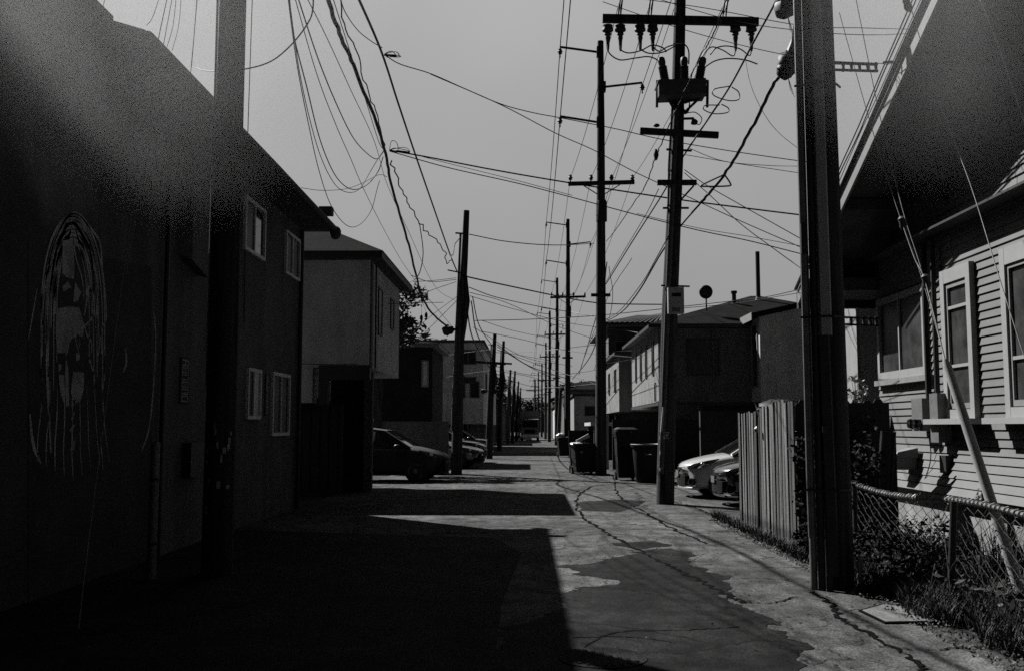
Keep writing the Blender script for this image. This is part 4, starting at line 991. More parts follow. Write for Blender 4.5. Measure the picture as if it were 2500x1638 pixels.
# --- pole B and its row (same family)
YB = 33.0
bb = Vector((P(1396, 1095, YB).x, YB, 0))
PB = thing('tall_pole', bb, 'tall dark pole next to the overflowing trash bin, with crossarm and side arms', 'utility pole')
def PBp(u, v, dy=0): return P(u, v, YB+dy)
MB().tube([bb, PBp(1396, 700), PBp(1396, 300), PBp(1395, 97)], .2, 16, rs=[.19, .165, .13, .105]).build('shaft', wood_p, PB, True)
MB().tube([PBp(1397.5, 515, -.0), PBp(1397.5, 470, -.0), PBp(1397.5, 466)], .19, 16, rs=[.185, .185, .15]).build('sleeve', wood_p, PB, True)
MB().bar(PBp(1320, 428, -.2), PBp(1474, 424, -.2), .1, .13).build('crossarm', wood_p, PB)
MB().bar(PBp(1373, 686, -.2), PBp(1418, 686, -.2), .1, .10).build('crossarm', wood_p, PB)
MB().bar(PBp(1356, 432, -.2), PBp(1388, 452, -.2), .03, .03).bar(PBp(1440, 430, -.2), PBp(1404, 452, -.2), .03, .03).build('brace', metal_d, PB)
for uu in (1325, 1373, 1421, 1469): b = MB(); insul(b, PBp(uu, 419, -.2), 1.0); b.build('pin_insulator', ceramic, PB, True)
for (a, c) in (((1390, 122), (1301, 110)), ((1403, 203), (1492, 193)), ((1390, 285), (1301, 271))):
    MB().bar(PBp(*a), PBp(*c), .06, .06).build('side_arm', metal_d, PB)
    b = MB(); e = PBp(*c); insul(b, e-Vector((0, 0, .25)), 1.1); b.build('suspension_insulator', ceramic, PB, True)
    MB().box(PBp(a[0], a[1]).x-.06, PBp(a[0], a[1]).x+.06, YB-.14, YB+.14, PBp(*a).z-.16, PBp(*a).z+.16).build('arm_bracket', metal_d, PB)
rowR = [PB]
def fx(Y): return Y
for Y, uu, lb, dz in ((62, 1318, 'second of the row of tall poles receding on the right, beyond the trash bins', -.05), (86.5, 1293, 'third tall pole of the receding right row', -.1),
              (107, 1276, 'fourth tall pole of the receding right row', -.6), (131, 1267, 'fifth tall pole of the receding right row', -2.0), (158, 1258, 'sixth, thin looking pole of the receding right row', -3.0),
              (190, 1250, 'seventh and faint pole of the receding right row', -2.6), (232, 1243, 'last tiny pole of the receding right row', -2)):
    c = copy_tree(PB); x = P(uu, 990, Y).x; c.location = (x, Y, dz); c['label'] = lb; rowR.append(c)
for o in rowR: o['group'] = 'tall poles receding down the right side'
# --- left row
YL = 33.2
lb0 = Vector((P(1066, 1098, YL).x, YL, 0))
PL = thing('leaning_pole', lb0, 'dark leaning pole on the left of the alley, wrapped in cables, beside the parked hatchback', 'utility pole')
def PLp(u, v, dy=0): return P(u, v, YL+dy)
MB().tube([lb0+Vector((-.08, 0, 0)), PLp(1068, 760), PLp(1079, 600), PLp(1084, 490)], .15, 14, rs=[.19, .16, .12, .1]).build('shaft', wood_p, PL, True)
MB().tube([PLp(1050, 1000, -.1), PLp(1060, 760, -.1), PLp(1070, 545, -.1)], .04, 8).build('riser_guard', wood_g, PL, True)
MB().tube([PLp(1082, 640, -.12), PLp(1086, 700, -.12), PLp(1080, 760, -.12), PLp(1072, 820, -.12)], .05, 6, rs=[.05, .09, .06, .03]).build('cable_bundle', cable_m, PL)
MB().bar(PLp(1058, 542, -.1), PLp(1088, 544, -.1), .05, .05).build('arm', metal_d, PL)
MB().bar(PLp(1040, 628, -.1), PLp(1070, 634, -.1), .04, .04).build('arm', metal_d, PL)
b = MB(); c = PLp(1040, 767, -.3); b.ball(c, .2, .15, .17, 10, 7, .25); b.tube([c, PLp(1064, 765, -.1)], .04, 6); b.build('splice_case', cable_m, PL, True)
rowL = [PL]
for Y, x, s, lb in ((49.5, P(1140, 1065, 49.5).x, .70, 'second, shorter leaning pole on the left with a small crossarm'), (66, P(1163, 1040, 66).x, .82, 'third leaning pole on the left row'),
             (90, P(1181, 1030, 90).x, .76, 'fourth pole on the left row, among the trees'), (98, P(1192, 1020, 98).x, .8, 'fifth pole on the left row, close past the fourth'),
             (120, P(1201, 1018, 120).x, .8, 'sixth, small pole on the left row'), (150, P(1207, 1012, 150).x, .85, 'last tiny pole on the left row')):
    c = copy_tree(PL); c.location = (x, Y, 0); c.scale = (.9, .9, s); c['label'] = lb; rowL.append(c)
for o in rowL: o['group'] = 'leaning poles down the left side'
for pl in rowL[1:3]:
    x, y, _ = pl.location; zt = 8.76*pl.scale[2]; BASE[pl] = Vector((x, y, 0))
    # parented small crossarm in the copy's frame
    b = MB().bar((x-.75, y-.2, zt-1.35), (x+.75, y-.2, zt-1.45), .1, .12).build('crossarm', wood_p, pl)
    b.location.z = 0; b.scale = (1/.9, 1/.9, 1/pl.scale[2])
lw = thing('thin_pole', (P(1289, 1035, 75).x, 75, 0), 'short leaning dark pole standing between the right row poles', 'utility pole')
MB().tube([P(1297, 1030, 75), P(1303, 905, 75)], .13, 10, rs=[.16, .12]).build('shaft', wood_p, lw, True)
tm = thing('radio_mast', (P(1252, 1000, 260).x, 260, 0), 'thin lattice mast rising at the end of the alley', 'mast')
q = P(1242, 880, 260); MB().tube([(q.x, 260, 0), q], .3, 6, rs=[.35, .12]).build('mast', metal_d, tm)
MB().bar((q.x-2.2, 260, q.z-3), (q.x+2.2, 260, q.z-3), .2, .2).build('crossarm', metal_d, tm)
# crossing street far: signal arm
sa = thing('street_lamp', (-7, 250, 0), 'street lamp with long arm at the far cross street', 'street lamp')
MB().cyl((-7, 250, 0), (-7, 250, 9), .12).build('post', metal_d, sa); MB().bar((-7, 250, 8.6), (1.5, 250, 8.9), .12, .12).build('arm', metal_d, sa); MB().ball((1.5, 250, 8.8), .5, .3, .15).build('lamp_head', metal_d, sa)

# ================================================================== WIRES
gl = 'cables drooping between the left poles'
wire([(743,-60,12),(790,80,14),(833,180,16),(890,335,20),(912,440,23),(950,570,27),(985,700,31),(1030,752,32.8),(1060,766,33)], 6.5, 'thickest black cable bundle swooping down to the first leaning left pole', gl, wob=.012, k=9)
wire([(812,-50,13),(885,118,17),(925,240,20),(965,360,23),(1010,490,27),(1045,590,31),(1062,632,33)], 4.2, 'straight thick cable to the right of the thickest bundle', gl)
wire([(788,-40,14),(798,55,15),(830,130,17),(850,200,18),(872,260,19),(888,310,20),(893,352,20.5)], 3.2, 'frayed wavy cable between the two thick cables', gl, wob=.03, k=5)
wire([(905,370,21),(930,430,22.5),(950,475,24),(975,520,25),(1000,545,27),(1030,580,29),(1040,612,30),(1050,590,31),(1070,548,33)], 2.6, 'ragged wavy cable with a knot falling to the first left pole', gl, wob=.05, k=6)
wire([(975,520,25),(983,590,27),(972,640,28),(950,655,29),(935,648,30)], 2.2, 'thin loop hanging from the knot of the ragged cable', gl)
wire([(762,-40,13),(800,80,15),(850,235,18),(880,330,20),(893,350,20.5)], 2, 'thin cable just beside the thickest bundle', gl)
wire([(670,-30,11),(682,80,12),(712,200,14),(745,330,17),(780,410,19),(815,440,20),(850,432,20.5),(878,400,21),(890,365,21)], 2.6, 'darkest of the deep drooping loops left of centre', gl)
wire([(668,-30,11),(700,190,13),(740,350,16),(775,425,18),(805,447,19),(835,440,20),(860,400,21),(875,375,21),(890,352,21)], 1.8, 'thin drooping loop beside the darkest one', gl)
wire([(666,-30,11),(690,150,12.5),(717,290,14),(742,400,16),(770,480,18),(805,524,19),(835,523,20),(862,490,21),(876,440,21),(882,420,21)], 1.9, 'lowest drooping loop, hanging almost to the hip roof', gl)
wire([(684,-30,11),(740,140,13),(785,250,15),(820,320,17),(850,355,19),(875,370,20),(892,352,21)], 2.5, 'shallow drooping cable ending at the left junction', gl)
wire([(678,-30,11),(735,170,13),(780,290,15),(815,370,17),(845,440,20),(890,530,25),(935,610,29),(985,680,33)], 1.4, 'long thin straight line crossing behind the loops', gl)
wire([(700,-30,11),(760,90,14),(815,210,17),(870,330,21),(900,430,25),(950,540,29),(1010,665,33),(1060,700,38)], 1.3, 'second long thin straight line crossing behind the loops', gl)
wire([(725,-40,9),(727,20,9),(712,60,9.4),(670,112,9.8),(620,148,10.2),(545,165,10.5),(480,165,11.5),(455,158,13)], 3.4, 'thick drop cable curving to the top of the near left pole', gl)
wire([(587,-30,15),(582,120,15.2),(576,300,15.3),(572,470,15.4),(568,700,15.5),(566,850,15.7)], 2.2, 'single vertical cable falling in front of the left windows')
wire([(785,-30,13),(800,25,14),(830,70,15.5),(860,95,16.5),(888,112,17)], 2.4, 'short cable feeding the upper left junction', gl)
wire([(700,437,19.5),(745,443,20),(800,440,20.5),(840,427,21),(880,407,21.5),(900,412,21.5)], 1.4, 'thin cable from the dark eave to the left junction', gl)
wire([(460,-30,12.5),(452,70,13),(445,155,13.5)], 2, 'thin wire ending at the left roof edge', 'thin service wires over the left roof')
wire([(412,-30,12),(402,60,12.5),(388,110,13)], 1.6, 'curved thin wire above the left roof', 'thin service wires over the left roof')
wire([(378,-30,12),(355,40,12.3),(340,60,12.5)], 1.6, 'leftmost short wire above the left roof', 'thin service wires over the left roof')
wire([(423,-30,12),(415,60,12.8),(400,118,13.4)], 1.4, 'wire between the curved wire and the roof edge wire', 'thin service wires over the left roof')
# guys by the left wall
for pts, lb, px in (([(247,-20,8),(215,140,7.9),(178,320,7.8),(158,380,7.8)], 'leftmost pale thin line high on the left wall', 1.8),
                ([(392,-20,10),(365,110,9.6),(340,300,9.1),(310,470,8.7),(280,680,8.2),(238,1000,7.7),(200,1300,7.2),(182,1460,7.0)], 'long pale guy strand running down across the mural', 2.6),
                ([(403,-20,10),(372,150,9.6),(345,330,9.1),(318,480,8.7),(292,640,8.3)], 'second guy strand beside the long one over the left wall', 2.0),
                ([(460,-20,11),(440,200,10.6),(415,430,10.2),(398,600,10)], 'dark strand in front of the wall box on the left building', 1.8)):
    wire(pts, px, lb, 'guy strands on the left', m=metal_g, name='guy_wire', cat='wire')
# junction clutter
def tangle(c, r, n, label, name='cable_junction'):
    random.seed(int(c[0])); C_ = P(*c); b = MB()
    for i in range(n):
        pts = [C_]; L = r*random.uniform(.6, 2.0); up = random.uniform(-.6, 1.0)*r
        pts += [C_+Vector((L*.3, random.uniform(-.1, .1), up*.9)), C_+Vector((L*.8, random.uniform(-.1, .1), up)), C_+Vector((L*1.05, 0, up*.3-r*.2)), C_+Vector((L*.6, 0, -r*.3*random.random())), C_+Vector((r*.3, 0, -r*.1))]
        b.tube(smooth_pts(pts, 3), .008, 4)
    b.tube([C_, C_+Vector((r*.5, 0, -r*.1)), C_+Vector((r*1.1, 0, -r*.15)), C_+Vector((r*1.4, 0, -r*.22))], .02, 6, rs=[.022, .012, .022, .01])
    return props(b.build(name, cable_m, None), label, 'cable junction')
tangle((905, 350, 21), .22, 5, 'tangled splice hanging at the middle of the left cables')
tangle((893, 128, 17.5), .16, 4, 'upper tangled splice on the straight thick cable')
# cross alley cables
gc = 'cables crossing high over the alley'
wire([(905,350,21),(1000,367,21),(1150,396,21),(1320,425,21),(1560,462,20.5),(1730,484,20),(1860,500,19.5)], 3.6, 'thickest cable crossing the alley from the tangled splice to the right pole', gc, k=6)
wire([(905,352,21),(1040,390,21),(1200,426,21),(1320,457,21),(1480,500,20.5),(1620,535,20),(1740,560,20),(1860,590,19.5)], 2.4, 'lower cable crossing just under the thickest one', gc)
wire([(925,350,21),(1040,380,21),(1200,420,21),(1330,455,21)], 1.4, 'short thin strand above the lower crossing cable', gc)
wire([(1480,497,20.5),(1620,530,20),(1740,550,20),(1860,572,19.5)], 1.4, 'thin strand splitting off toward the right pole', gc)
wire([(893,128,17.5),(930,150,17.5),(1000,172,18),(1080,207,18.5),(1165,243,19),(1240,263,19.5),(1310,276,20),(1430,300,20),(1540,325,20),(1700,352,20),(1860,375,20),(1900,380,20)], 2.3, 'high cable crossing from the upper splice, bending gently right', gc)
wire([(1000,173,18),(1165,245,19),(1290,310,20),(1380,350,20.5),(1470,398,21),(1560,440,21),(1700,505,21),(1860,575,21)], 2.2, 'straight cable branching steeply down to the right from the high one', gc)
wire([(1590,395,20),(1640,430,20),(1700,465,19.5),(1860,555,19)], 2, 'upper of two lines leaving the switchgear pole to the right', gc)
wire([(1590,402,20),(1650,455,20),(1720,520,19.5),(1800,580,19),(1862,625,18)], 2, 'lower of two lines leaving the switchgear pole to the right', gc)
wire([(1590,360,20),(1720,382,19.5),(1860,403,19)], 1.6, 'thin line from the switchgear pole, nearly level, upper right', gc)
wire([(1600,345,20),(1680,375,19.5),(1780,385,19.5),(1860,387,19)], 1.6, 'curving thin line below the step bar to the near pole', gc)
wire([(1730,130,20),(1745,200,19.5),(1775,265,19),(1810,310,18.5),(1860,350,18)], 1.3, 'faint wire falling from the crossarm to the near right pole', gc)
for pts, lb in (([(1430,-10,14),(1640,20,13.5),(1860,60,13),(2010,66,13),(2180,70,12)], 'upper of two wires crossing top right'),
            ([(1500,-10,14),(1700,48,13.5),(1860,72,13),(2010,82,13),(2160,76,12)], 'lower of two wires crossing top right'),
            ([(1400,5,14),(1590,70,14),(1760,115,13.5),(1900,140,13),(2040,148,12.5),(2060,150,12.3),(2090,145,12)], 'third wire, ending in a clamp at the gable')):
    wire(pts, 2, lb, 'wires crossing at top right')
MB_c = props(MB().tube([P(2052,146,12.3), P(2075,144,12.2)], .015, 6).build('wire_clamp', metal_d, None), 'small dark clamp on the third wire near the gable', 'clamp')
# lines along the alley: side arm pair and crossarm four
gr_ = 'thin lines strung along the right row of poles'
def along(pt, sags, px0, label, first=None):
    """pt: world offset on pole B; strings through the row"""
    off = pt-bb; pts = []; prev = None
    if first is not None: pts += sag(first, pt, .25, 10)
    prev = pt
    for o in rowR[1:]:
        q = Vector(o.location)+off; pts += sag(prev, q, sags, 10)[1:]; prev = q
    o = MB().tube(pts, px0, 5).build('overhead_line', cable_m, None, True); return props(o, label, 'power line', gr_)
t1 = PBp(1301, 116); t2 = PBp(1301, 278); t3 = PBp(1492, 200)
along(t1, .5, .016, 'upper left line carried by the side arms, top centre', Vector((t1.x-.05, -4, t1.z+.4)))
along(t2, .5, .016, 'lower left line carried by the side arms', Vector((t2.x+.18, -4, t2.z+4.2)))
along(t3, .5, .012, 'line on the right hand side arms', Vector((t3.x+.5, 4, t3.z+2.0)))
t3b = PBp(1490, 206)
for i, (uu, au, av) in enumerate(((1325, 1438, 8), (1373, 1510, 10), (1421, 1592, -60), (1469, 1682, 10))):
    q = PBp(uu, 415, -.2)
    along(q, .45, .008, ('leftmost', 'second', 'third', 'rightmost')[i]+' thin line on the pin insulators of the crossarm', PA(au, av, -.2))
# A pole heavy cables
ga = 'heavy cables meeting at the switchgear pole'
wire([(1815,-40,15),(1802,4,15),(1750,100,16),(1696,201,17.5),(1640,285,19),(1580,376,21),(1540,450,23),(1470,560,27),(1408,660,33)], 4.0, 'upper heavy cable running down left past the switchgear pole', ga, k=6)
wire([(1848,60,14.2),(1830,150,15),(1800,192,15.4),(1746,299,16.5),(1682,406,18),(1630,470,20)], 8, 'thick lashed cable falling from the hanging splice case', ga, wob=.012, k=9)
wire([(1630,470,20),(1580,527,21),(1535,590,23),(1490,668,26),(1455,715,29),(1425,738,31),(1405,745,33)], 3.6, 'thinner continuation of the thick lashed cable toward the tall pole', ga)
wire([(1700,-40,14),(1688,0,14.5),(1655,85,16),(1628,130,17),(1590,215,18.5),(1555,290,19.5),(1525,362,20.5),(1500,430,22),(1470,475,24),(1430,535,28),(1408,562,32.8)], 2.8, 'wavy lashed cable crossing in front of the switch tank', ga, wob=.012, k=8)
wire([(1705,-40,14),(1692,5,14.5),(1660,85,16),(1632,140,17.5),(1598,215,19)], 1.6, 'thin strand beside the wavy lashed cable', ga)
wire([(1530,440,20),(1500,500,23),(1440,600,28),(1408,655,33)], 1.6, 'thin line from the small crossarm down to the tall pole', ga)
wire([(1555,545,20),(1525,600,22),(1490,660,25),(1440,722,31),(1405,744,33)], 2.0, 'line leaving the switchgear pole low on its left', ga)
# snowshoe loops
def loop(pts, label, px=3):
    wire([(a, b_, 17.3) for a, b_ in pts], px, label, 'slack loops clipped to the heavy cables', name='cable_loop', cat='cable loop', k=6)
loop([(1696,201),(1660,208),(1658,222),(1690,234),(1716,232),(1716,215),(1700,203)], 'upper flattened loop on the upper heavy cable', 2.8)
loop([(1672,245),(1638,246),(1636,256),(1660,265),(1690,262),(1692,252),(1676,243)], 'lower flattened loop on the upper heavy cable', 2.8)
wire([(a, b_, 18) for a, b_ in ((1683,406),(1632,430),(1634,434),(1692,433),(1696,426),(1684,408))], 4, 'triangular loop at the end of the thick lashed cable', 'slack loops clipped to the heavy cables', name='cable_loop', cat='cable loop', k=4)
for c, lb in (((1830, 150, 14.8), 'lower lumpy splice case hanging beside the near right pole'), ((1829, 4, 13), 'upper lumpy splice case at the top edge of the photo')):
    random.seed(c[1]); C_ = P(*c); b = MB(); b.ball(C_, .16, .13, .21, 14, 10, .09); b.ball(C_+Vector((-.05, 0, -.1)), .13, .12, .14, 12, 8, .12)
    b.tube([C_+Vector((.05, 0, .15)), C_+Vector((.16, 0, .55))], .05, 6, rs=[.09, .02])
    for k in range(3): b.tube([C_+Vector((0, 0, -.2)), C_+Vector((.03+.03*k, 0, -.42-.05*k))], .004, 4)
    props(b.build('splice_case', cable_m, None, True), lb, 'splice case', 'splice cases near the right pole')
b = MB(); C_ = P(1524, 360, 20.3); b.ball(C_, .05, .05, .12, 8, 6, .2); b.ball(C_+Vector((.02, 0, .62)), .07, .05, .04); props(b.build('cable_clamp', cable_m, None, True), 'dark clamp on the wavy cable left of the switchgear pole', 'clamp')
# lines from left row to right row and house drops
random.seed(31)
LW = [([(1070,640,33),(1160,660,34),(1340,697,40),(1420,706,42),(1560,708,44)], 3.0), ([(1090,668,33),(1150,690,36),(1240,710,40),(1340,728,42),(1400,738,33)], 2.0),
      ([(1092,680,33),(1180,705,38),(1300,760,48),(1420,800,50)], 1.3), ([(1092,688,33),(1200,720,38),(1330,752,42),(1465,770,44),(1600,800,37.5)], 1.3),
      ([(1100,745,33.5),(1230,742,36),(1390,733,36),(1560,716,36)], 1.8), ([(1095,700,33),(1110,780,36),(1145,840,49)], 2.6), ([(1098,690,33),(1115,760,36),(1150,812,49)], 2.2), ([(1085,720,33),(1100,790,38),(1135,850,49),(1155,870,60)], 2.6),
      ([(955,640,28),(1000,655,31),(1060,650,33)], 1.6), ([(960,655,28),(1010,652,31),(1060,646,33)], 1.4), ([(965,690,30),(1010,672,31),(1060,655,33)], 1.4), ([(962,665,28),(1000,700,40),(1060,770,55)], 1.3),
      ([(1060,690,33),(1000,735,38),(955,775,41)], 1.4), ([(1060,700,33),(1010,750,38),(960,800,41)], 1.4), ([(700,716,23),(800,713,24),(930,705,26),(1030,703,32)], 1.7), ([(690,844,22),(760,846,22.1),(830,845,22.3)], 1.8),
      ([(1090,545,33),(1180,562,34),(1290,570,36),(1380,566,50)], 2.0), ([(1155,800,49),(1230,850,55),(1320,880,62)], 2.0), ([(1155,805,49),(1250,862,58),(1400,930,62)], 1.4), ([(1155,812,49),(1260,850,56),(1420,905,52)], 1.2),
      ([(1120,770,42),(1220,790,50),(1320,815,60),(1470,830,47)], 1.3), ([(1100,760,34),(1220,830,45),(1330,850,50)], 1.2), ([(1175,860,60),(1250,872,66),(1340,866,68),(1400,856,60)], 1.3), ([(1180,820,66),(1260,815,64),(1390,800,60)], 1.1),
      ([(1410,845,33),(1450,838,36),(1480,832,38)], 1.8), ([(1400,850,60),(1440,900,62),(1490,930,64)], 1.0), ([(1410,610,33),(1395,700,40),(1345,870,62)], 2.0), ([(1415,620,32),(1420,720,36),(1380,860,56)], 1.3),
      ([(1402,742,33),(1370,830,45),(1330,880,62)], 2.2), ([(1590,712,20),(1700,700,19),(1780,690,18),(1862,672,16)], 2.0), ([(1590,716,20),(1700,706,19),(1862,680,16)], 1.6), ([(1180,900,80),(1230,905,90),(1300,900,90)], 1.2), ([(1170,880,66),(1260,900,75),(1400,890,62)], 1.1),
      ([(1120,745,40),(1200,770,50),(1300,790,62)], 1.1), ([(1100,815,49),(1190,822,55),(1290,840,62)], 1.1), ([(1150,860,60),(1250,880,75),(1330,920,75)], 1.1), ([(1020,830,60),(1060,822,55),(1140,812,49)], 1.2), ([(1015,880,60),(1070,870,55),(1140,860,49)], 1.2), ([(1468,600,33),(1408,700,40),(1350,850,62)], 1.2)]
for pts, px in LW:
    wire(pts, px, 'one of the many thin service lines criss crossing low over the middle of the alley', 'thin service lines over the middle of the alley', name='service_line', k=6)
# bundle of cables along gable rake
gk = 'cables draped along the gable edge'
for i in range(6):
    x = XR-.1-.02*i; o = .05+.045*i; pts = []
    for k in range(14):
        y = 5.0+k*.83; pts.append((x+random.uniform(-.012, .012), y, zr(y)-.15+o+random.uniform(-.02, .02)))
    props(MB().tube(smooth_pts(pts, 3), random.choice([.006, .009, .012]), 5).build('roof_cable', cable_m if i % 3 else metal_g, None), 'one of the black cables draped along the pale gable board of the siding house', 'cable', gk)
tangle((1975, 425, 14.6), .18, 7, 'tangle of cables at the low end of the gable by the near pole')
wire([(2100,350,13.6),(2160,340,13),(2210,320,12.3),(2250,295,11.8)], 1.6, 'thin pale wire hanging under the dark gable soffit', m=wire_l)
# guy wires to right pole
AN = Vector((4.02, 7.75, 0))
gg = 'guy wires bracing the near right pole'
TT = P(2196, 835, 8.45)
gd = thing('guy_guard', AN, 'long pale tube sleeving the guy wire, leaning across the chain link fence', 'guy guard')
bt = P(2392, 1440, 7.85)
MB().tube([bt, TT.lerp(bt, .5), TT.lerp(bt, .03), TT], .05, 14, rs=[.044, .042, .036, .022]).build('tube', guard_m, gd, True)
MB().cyl(bt, bt+(bt-TT).normalized()*.35, .012).build('anchor_rod', metal_d, gd)
for pts, px, lb in (([(1950,30,9.7),(2000,210,9.5),(2050,380,9.2),(2093,510,9.0),(2140,640,8.8),(2196,835,8.45)], 1.8, 'guy wire with insulator, nearest the pole'),
                ([(1985,-20,9.6),(2040,250,9.3),(2095,480,9.0),(2145,640,8.75),(2196,835,8.45)], 2.0, 'guy wire second from the pole, ending at a clamp'),
                ([(2108,-10,9.2),(2180,230,8.9),(2255,430,8.5),(2320,640,8.1),(2390,860,7.8)], 2.4, 'long guy wire crossing the dark gable'),
                ([(2270,-20,8.9),(2320,110,8.6),(2372,262,8.3),(2392,330,8.2)], 3.6, 'short bright guy wire at the top right corner'),
                ([(2093,510,9.0),(2125,600,8.85),(2150,655,8.7),(2196,835,8.45)], 3.0, 'doubled lower part of the guy wires below the insulator')):
    wire(pts, px, lb, gg, m=wire_l, name='guy_wire', cat='wire')
for c, lb, a in (((2098, 520, 9.0), 'strain insulator on the guy wire nearest the pole', 1), ((2152, 655, 8.72), 'dark clamp joining two guy wires', 1), ((2108, 12, 9.18), 'strain insulator at the top of the long guy wire', 1)):
    C_ = P(*c); d = (P(c[0]+12, c[1]+40, c[2])-C_).normalized(); props(MB().lathe(C_-d*.07, [(.012, 0), (.035, .02), (.03, .05), (.038, .09), (.03, .12), (.01, .14)], 10, d).build('strain_insulator', ceramic, None, True), lb, 'insulator', 'strain insulators on the guy wires')
# ================================================================== hanging shoes
C_ = P(984, 735, 31)
sh = thing('hanging_shoes', C_, 'pair of tied shoes hanging by laces from the thick left cable', 'shoes')
for dx, dz in ((-.07, -.08), (.08, .0)):
    c = C_+Vector((dx, 0, dz)); b = MB(); b.ball(c+Vector((0, 0, .02)), .05, .05, .12, 8, 6); b.ball(c+Vector((.0, -.07, -.09)), .045, .13, .045, 8, 6); b.build('shoe', plastic_k, sh, True)
    MB().tube([c+Vector((0, 0, .1)), P(981, 700, 31)], .006, 4).build('lace', cable_m, sh)

# ================================================================== CARS
def car(nose, ang, L, label, paint, H=1.45, Wd=1.75, kind='hatch', detail=True, group=None, name='parked_car', lower=None):
    """x' axis from nose backwards; built in local frame then rotated by ang about nose"""
    nose = Vector(nose); t = thing(name, nose, label, 'car', group)
    h = H/1.45
    ST = [(0.0, .30, .56, .52, .55), (.05, .20, .66, .70, .52), (.18, .18, .74, .80, .50), (.45, .18, .82, .86, .48), (.8, .18, .90, .88, .46), (1.05, .18, .96, .88, .46)]
    n = 9; body = []
    # stations: x, zbottom, ztop(belt/hood centre), half width factor
    S_ = [(0, .32, .62, .60), (.04, .24, .70, .74), (.14, .20, .76, .86), (.35, .19, .83, .95), (.7, .19, .90, .99), (1.05, .19, .96, 1.0), (1.6, .19, .98, 1.0), (2.4, .19, .99, 1.0), (3.2, .19, 1.02, 1.0), (L-.5, .2, 1.05, .98), (L-.15, .26, 1.03, .9), (L, .4, .95, .78)]
    ring = lambda x, zb, zt, wf: [Vector((x+.16*(abs(k)**2)*(1 if x < .5 else 0), s_*Wd/2*wf, z_*h)) for s_, z_, k in
            ((-.86, zb, .8), (-.97, zb+.08, 1), (-1, (zb+zt)/2, 1), (-.985, zt-.13, .98), (-.93, zt-.03, .9), (-.6, zt+.015, .5), (0, zt+.035, 0), (.6, zt+.015, .5), (.93, zt-.03, .9), (.985, zt-.13, .98), (1, (zb+zt)/2, 1), (.97, zb+.08, 1), (.86, zb, .8))]
    R_ = [ring(*s_) for s_ in S_]; m_ = len(R_[0]); vs = [v for r_ in R_ for v in r_]
    fs = [(i*m_+k, i*m_+(k+1) % m_, (i+1)*m_+(k+1) % m_, (i+1)*m_+k) for i in range(len(R_)-1) for k in range(m_)]
    fs += [tuple(range(m_)), tuple(range(len(vs)-1, len(vs)-m_-1, -1))]
    M_ = Matrix.Translation(nose) @ Matrix.Rotation(ang, 4, 'Z')
    T = lambda p_: (M_ @ Vector(p_))
    b = MB(); b.add([T(v) for v in vs], fs); o = b.build('body', paint, t, True)
    sb = o.modifiers.new('sub', 'SUBSURF'); sb.levels = 2; sb.render_levels = 2
    # greenhouse
    W2 = Wd/2
    gx = [1.02, 1.75, 2.3, L-.95, L-.25] if kind == 'hatch' else [1.2, 1.9, 2.4, L-1.5, L-.75]
    gz = [.95, 1.38, 1.45, 1.40, 1.02]
    gwf = [.92, .74, .72, .72, .86]
    vs = []
    for x, z_, wf in zip(gx, gz, gwf):
        vs += [T((x, -W2*wf, z_*h)), T((x, -W2*wf*.6, z_*h+.02)), T((x, W2*wf*.6, z_*h+.02)), T((x, W2*wf, z_*h))]
    base = [T((x, s_*W2*.93, .93*h)) for x in gx for s_ in (-1, 1)]
    b = MB(); nb = len(vs)
    fs = [(i*4+k, i*4+k+1, (i+1)*4+k+1, (i+1)*4+k) for i in range(4) for k in range(3)]
    for i in range(4): fs += [(nb+2*i, i*4, (i+1)*4, nb+2*i+2), (i*4+3, nb+2*i+1, nb+2*i+3, (i+1)*4+3)]
    b.add(vs+base, fs); b.build('windows', glass, t, True)
    b = MB(); q = []
    for x, z_, wf in zip(gx[1:4], gz[1:4], gwf[1:4]): q.append([T((x, s_*W2*wf*1.01, z_*h+dz)) for s_, dz in ((-1, -.01), (-.6, .035), (.6, .035), (1, -.01))])
    vs = [v for r_ in q for v in r_]; b.add(vs, [(i*4+k, i*4+k+1, (i+1)*4+k+1, (i+1)*4+k) for i in range(2) for k in range(3)]); b.build('roof', paint, t, True)
    b = MB()
    for s_ in (-1, 1):
        for i in range(4): b.bar(T((gx[i], s_*W2*gwf[i], gz[i]*h)), T((gx[i+1], s_*W2*gwf[i+1], gz[i+1]*h)), .06, .05)
        b.bar(T((2.35, s_*W2*.73, 1.43*h)), T((2.45, s_*W2*.93, .95*h)), .05, .08)
    b.build('pillars', paint, t)
    for s_ in (-1, 1):
        for wx in (.82, L-.8):
            c = T((wx, s_*(W2-.12), .31)); ax = (T((0, s_, 0))-T((0, 0, 0)))
            w = MB().lathe(c, [(.20, -.1), (.31, -.1), (.325, -.06), (.325, .06), (.31, .115), (.20, .12)], 24, ax).build('wheel', rubber, t, True)
            MB().lathe(c, [(.05, .09), (.205, .10), (.205, .125), (.17, .105), (.06, .12), (0, .125)], 20, ax).build('rim', metal_g, w, True)
        c = T((.40, s_*W2*.80, .70*h)); d = (T((-1, s_*.75, .35))-T((0, 0, 0))).normalized()
        # headlamp: swept teardrop plate
        hp = [T((.13, s_*W2*.56, .63*h)), T((.10, s_*W2*.60, .69*h)), T((.22, s_*W2*.80, .755*h)), T((.50, s_*W2*.955, .83*h)), T((.72, s_*W2*1.0, .87*h)), T((.52, s_*W2*1.0, .76*h)), T((.30, s_*W2*.92, .66*h))]
        cc_ = sum(hp, Vector())/7+d*.035; b = MB(); n7 = 7
        hp = [p_+d*.012 for p_ in hp]
        b.add([p_-d*.05 for p_ in hp]+hp+[cc_], [(i, (i+1) % n7, n7+(i+1) % n7, n7+i) for i in range(n7)]+[(n7+i, n7+(i+1) % n7, 2*n7) for i in range(n7)])
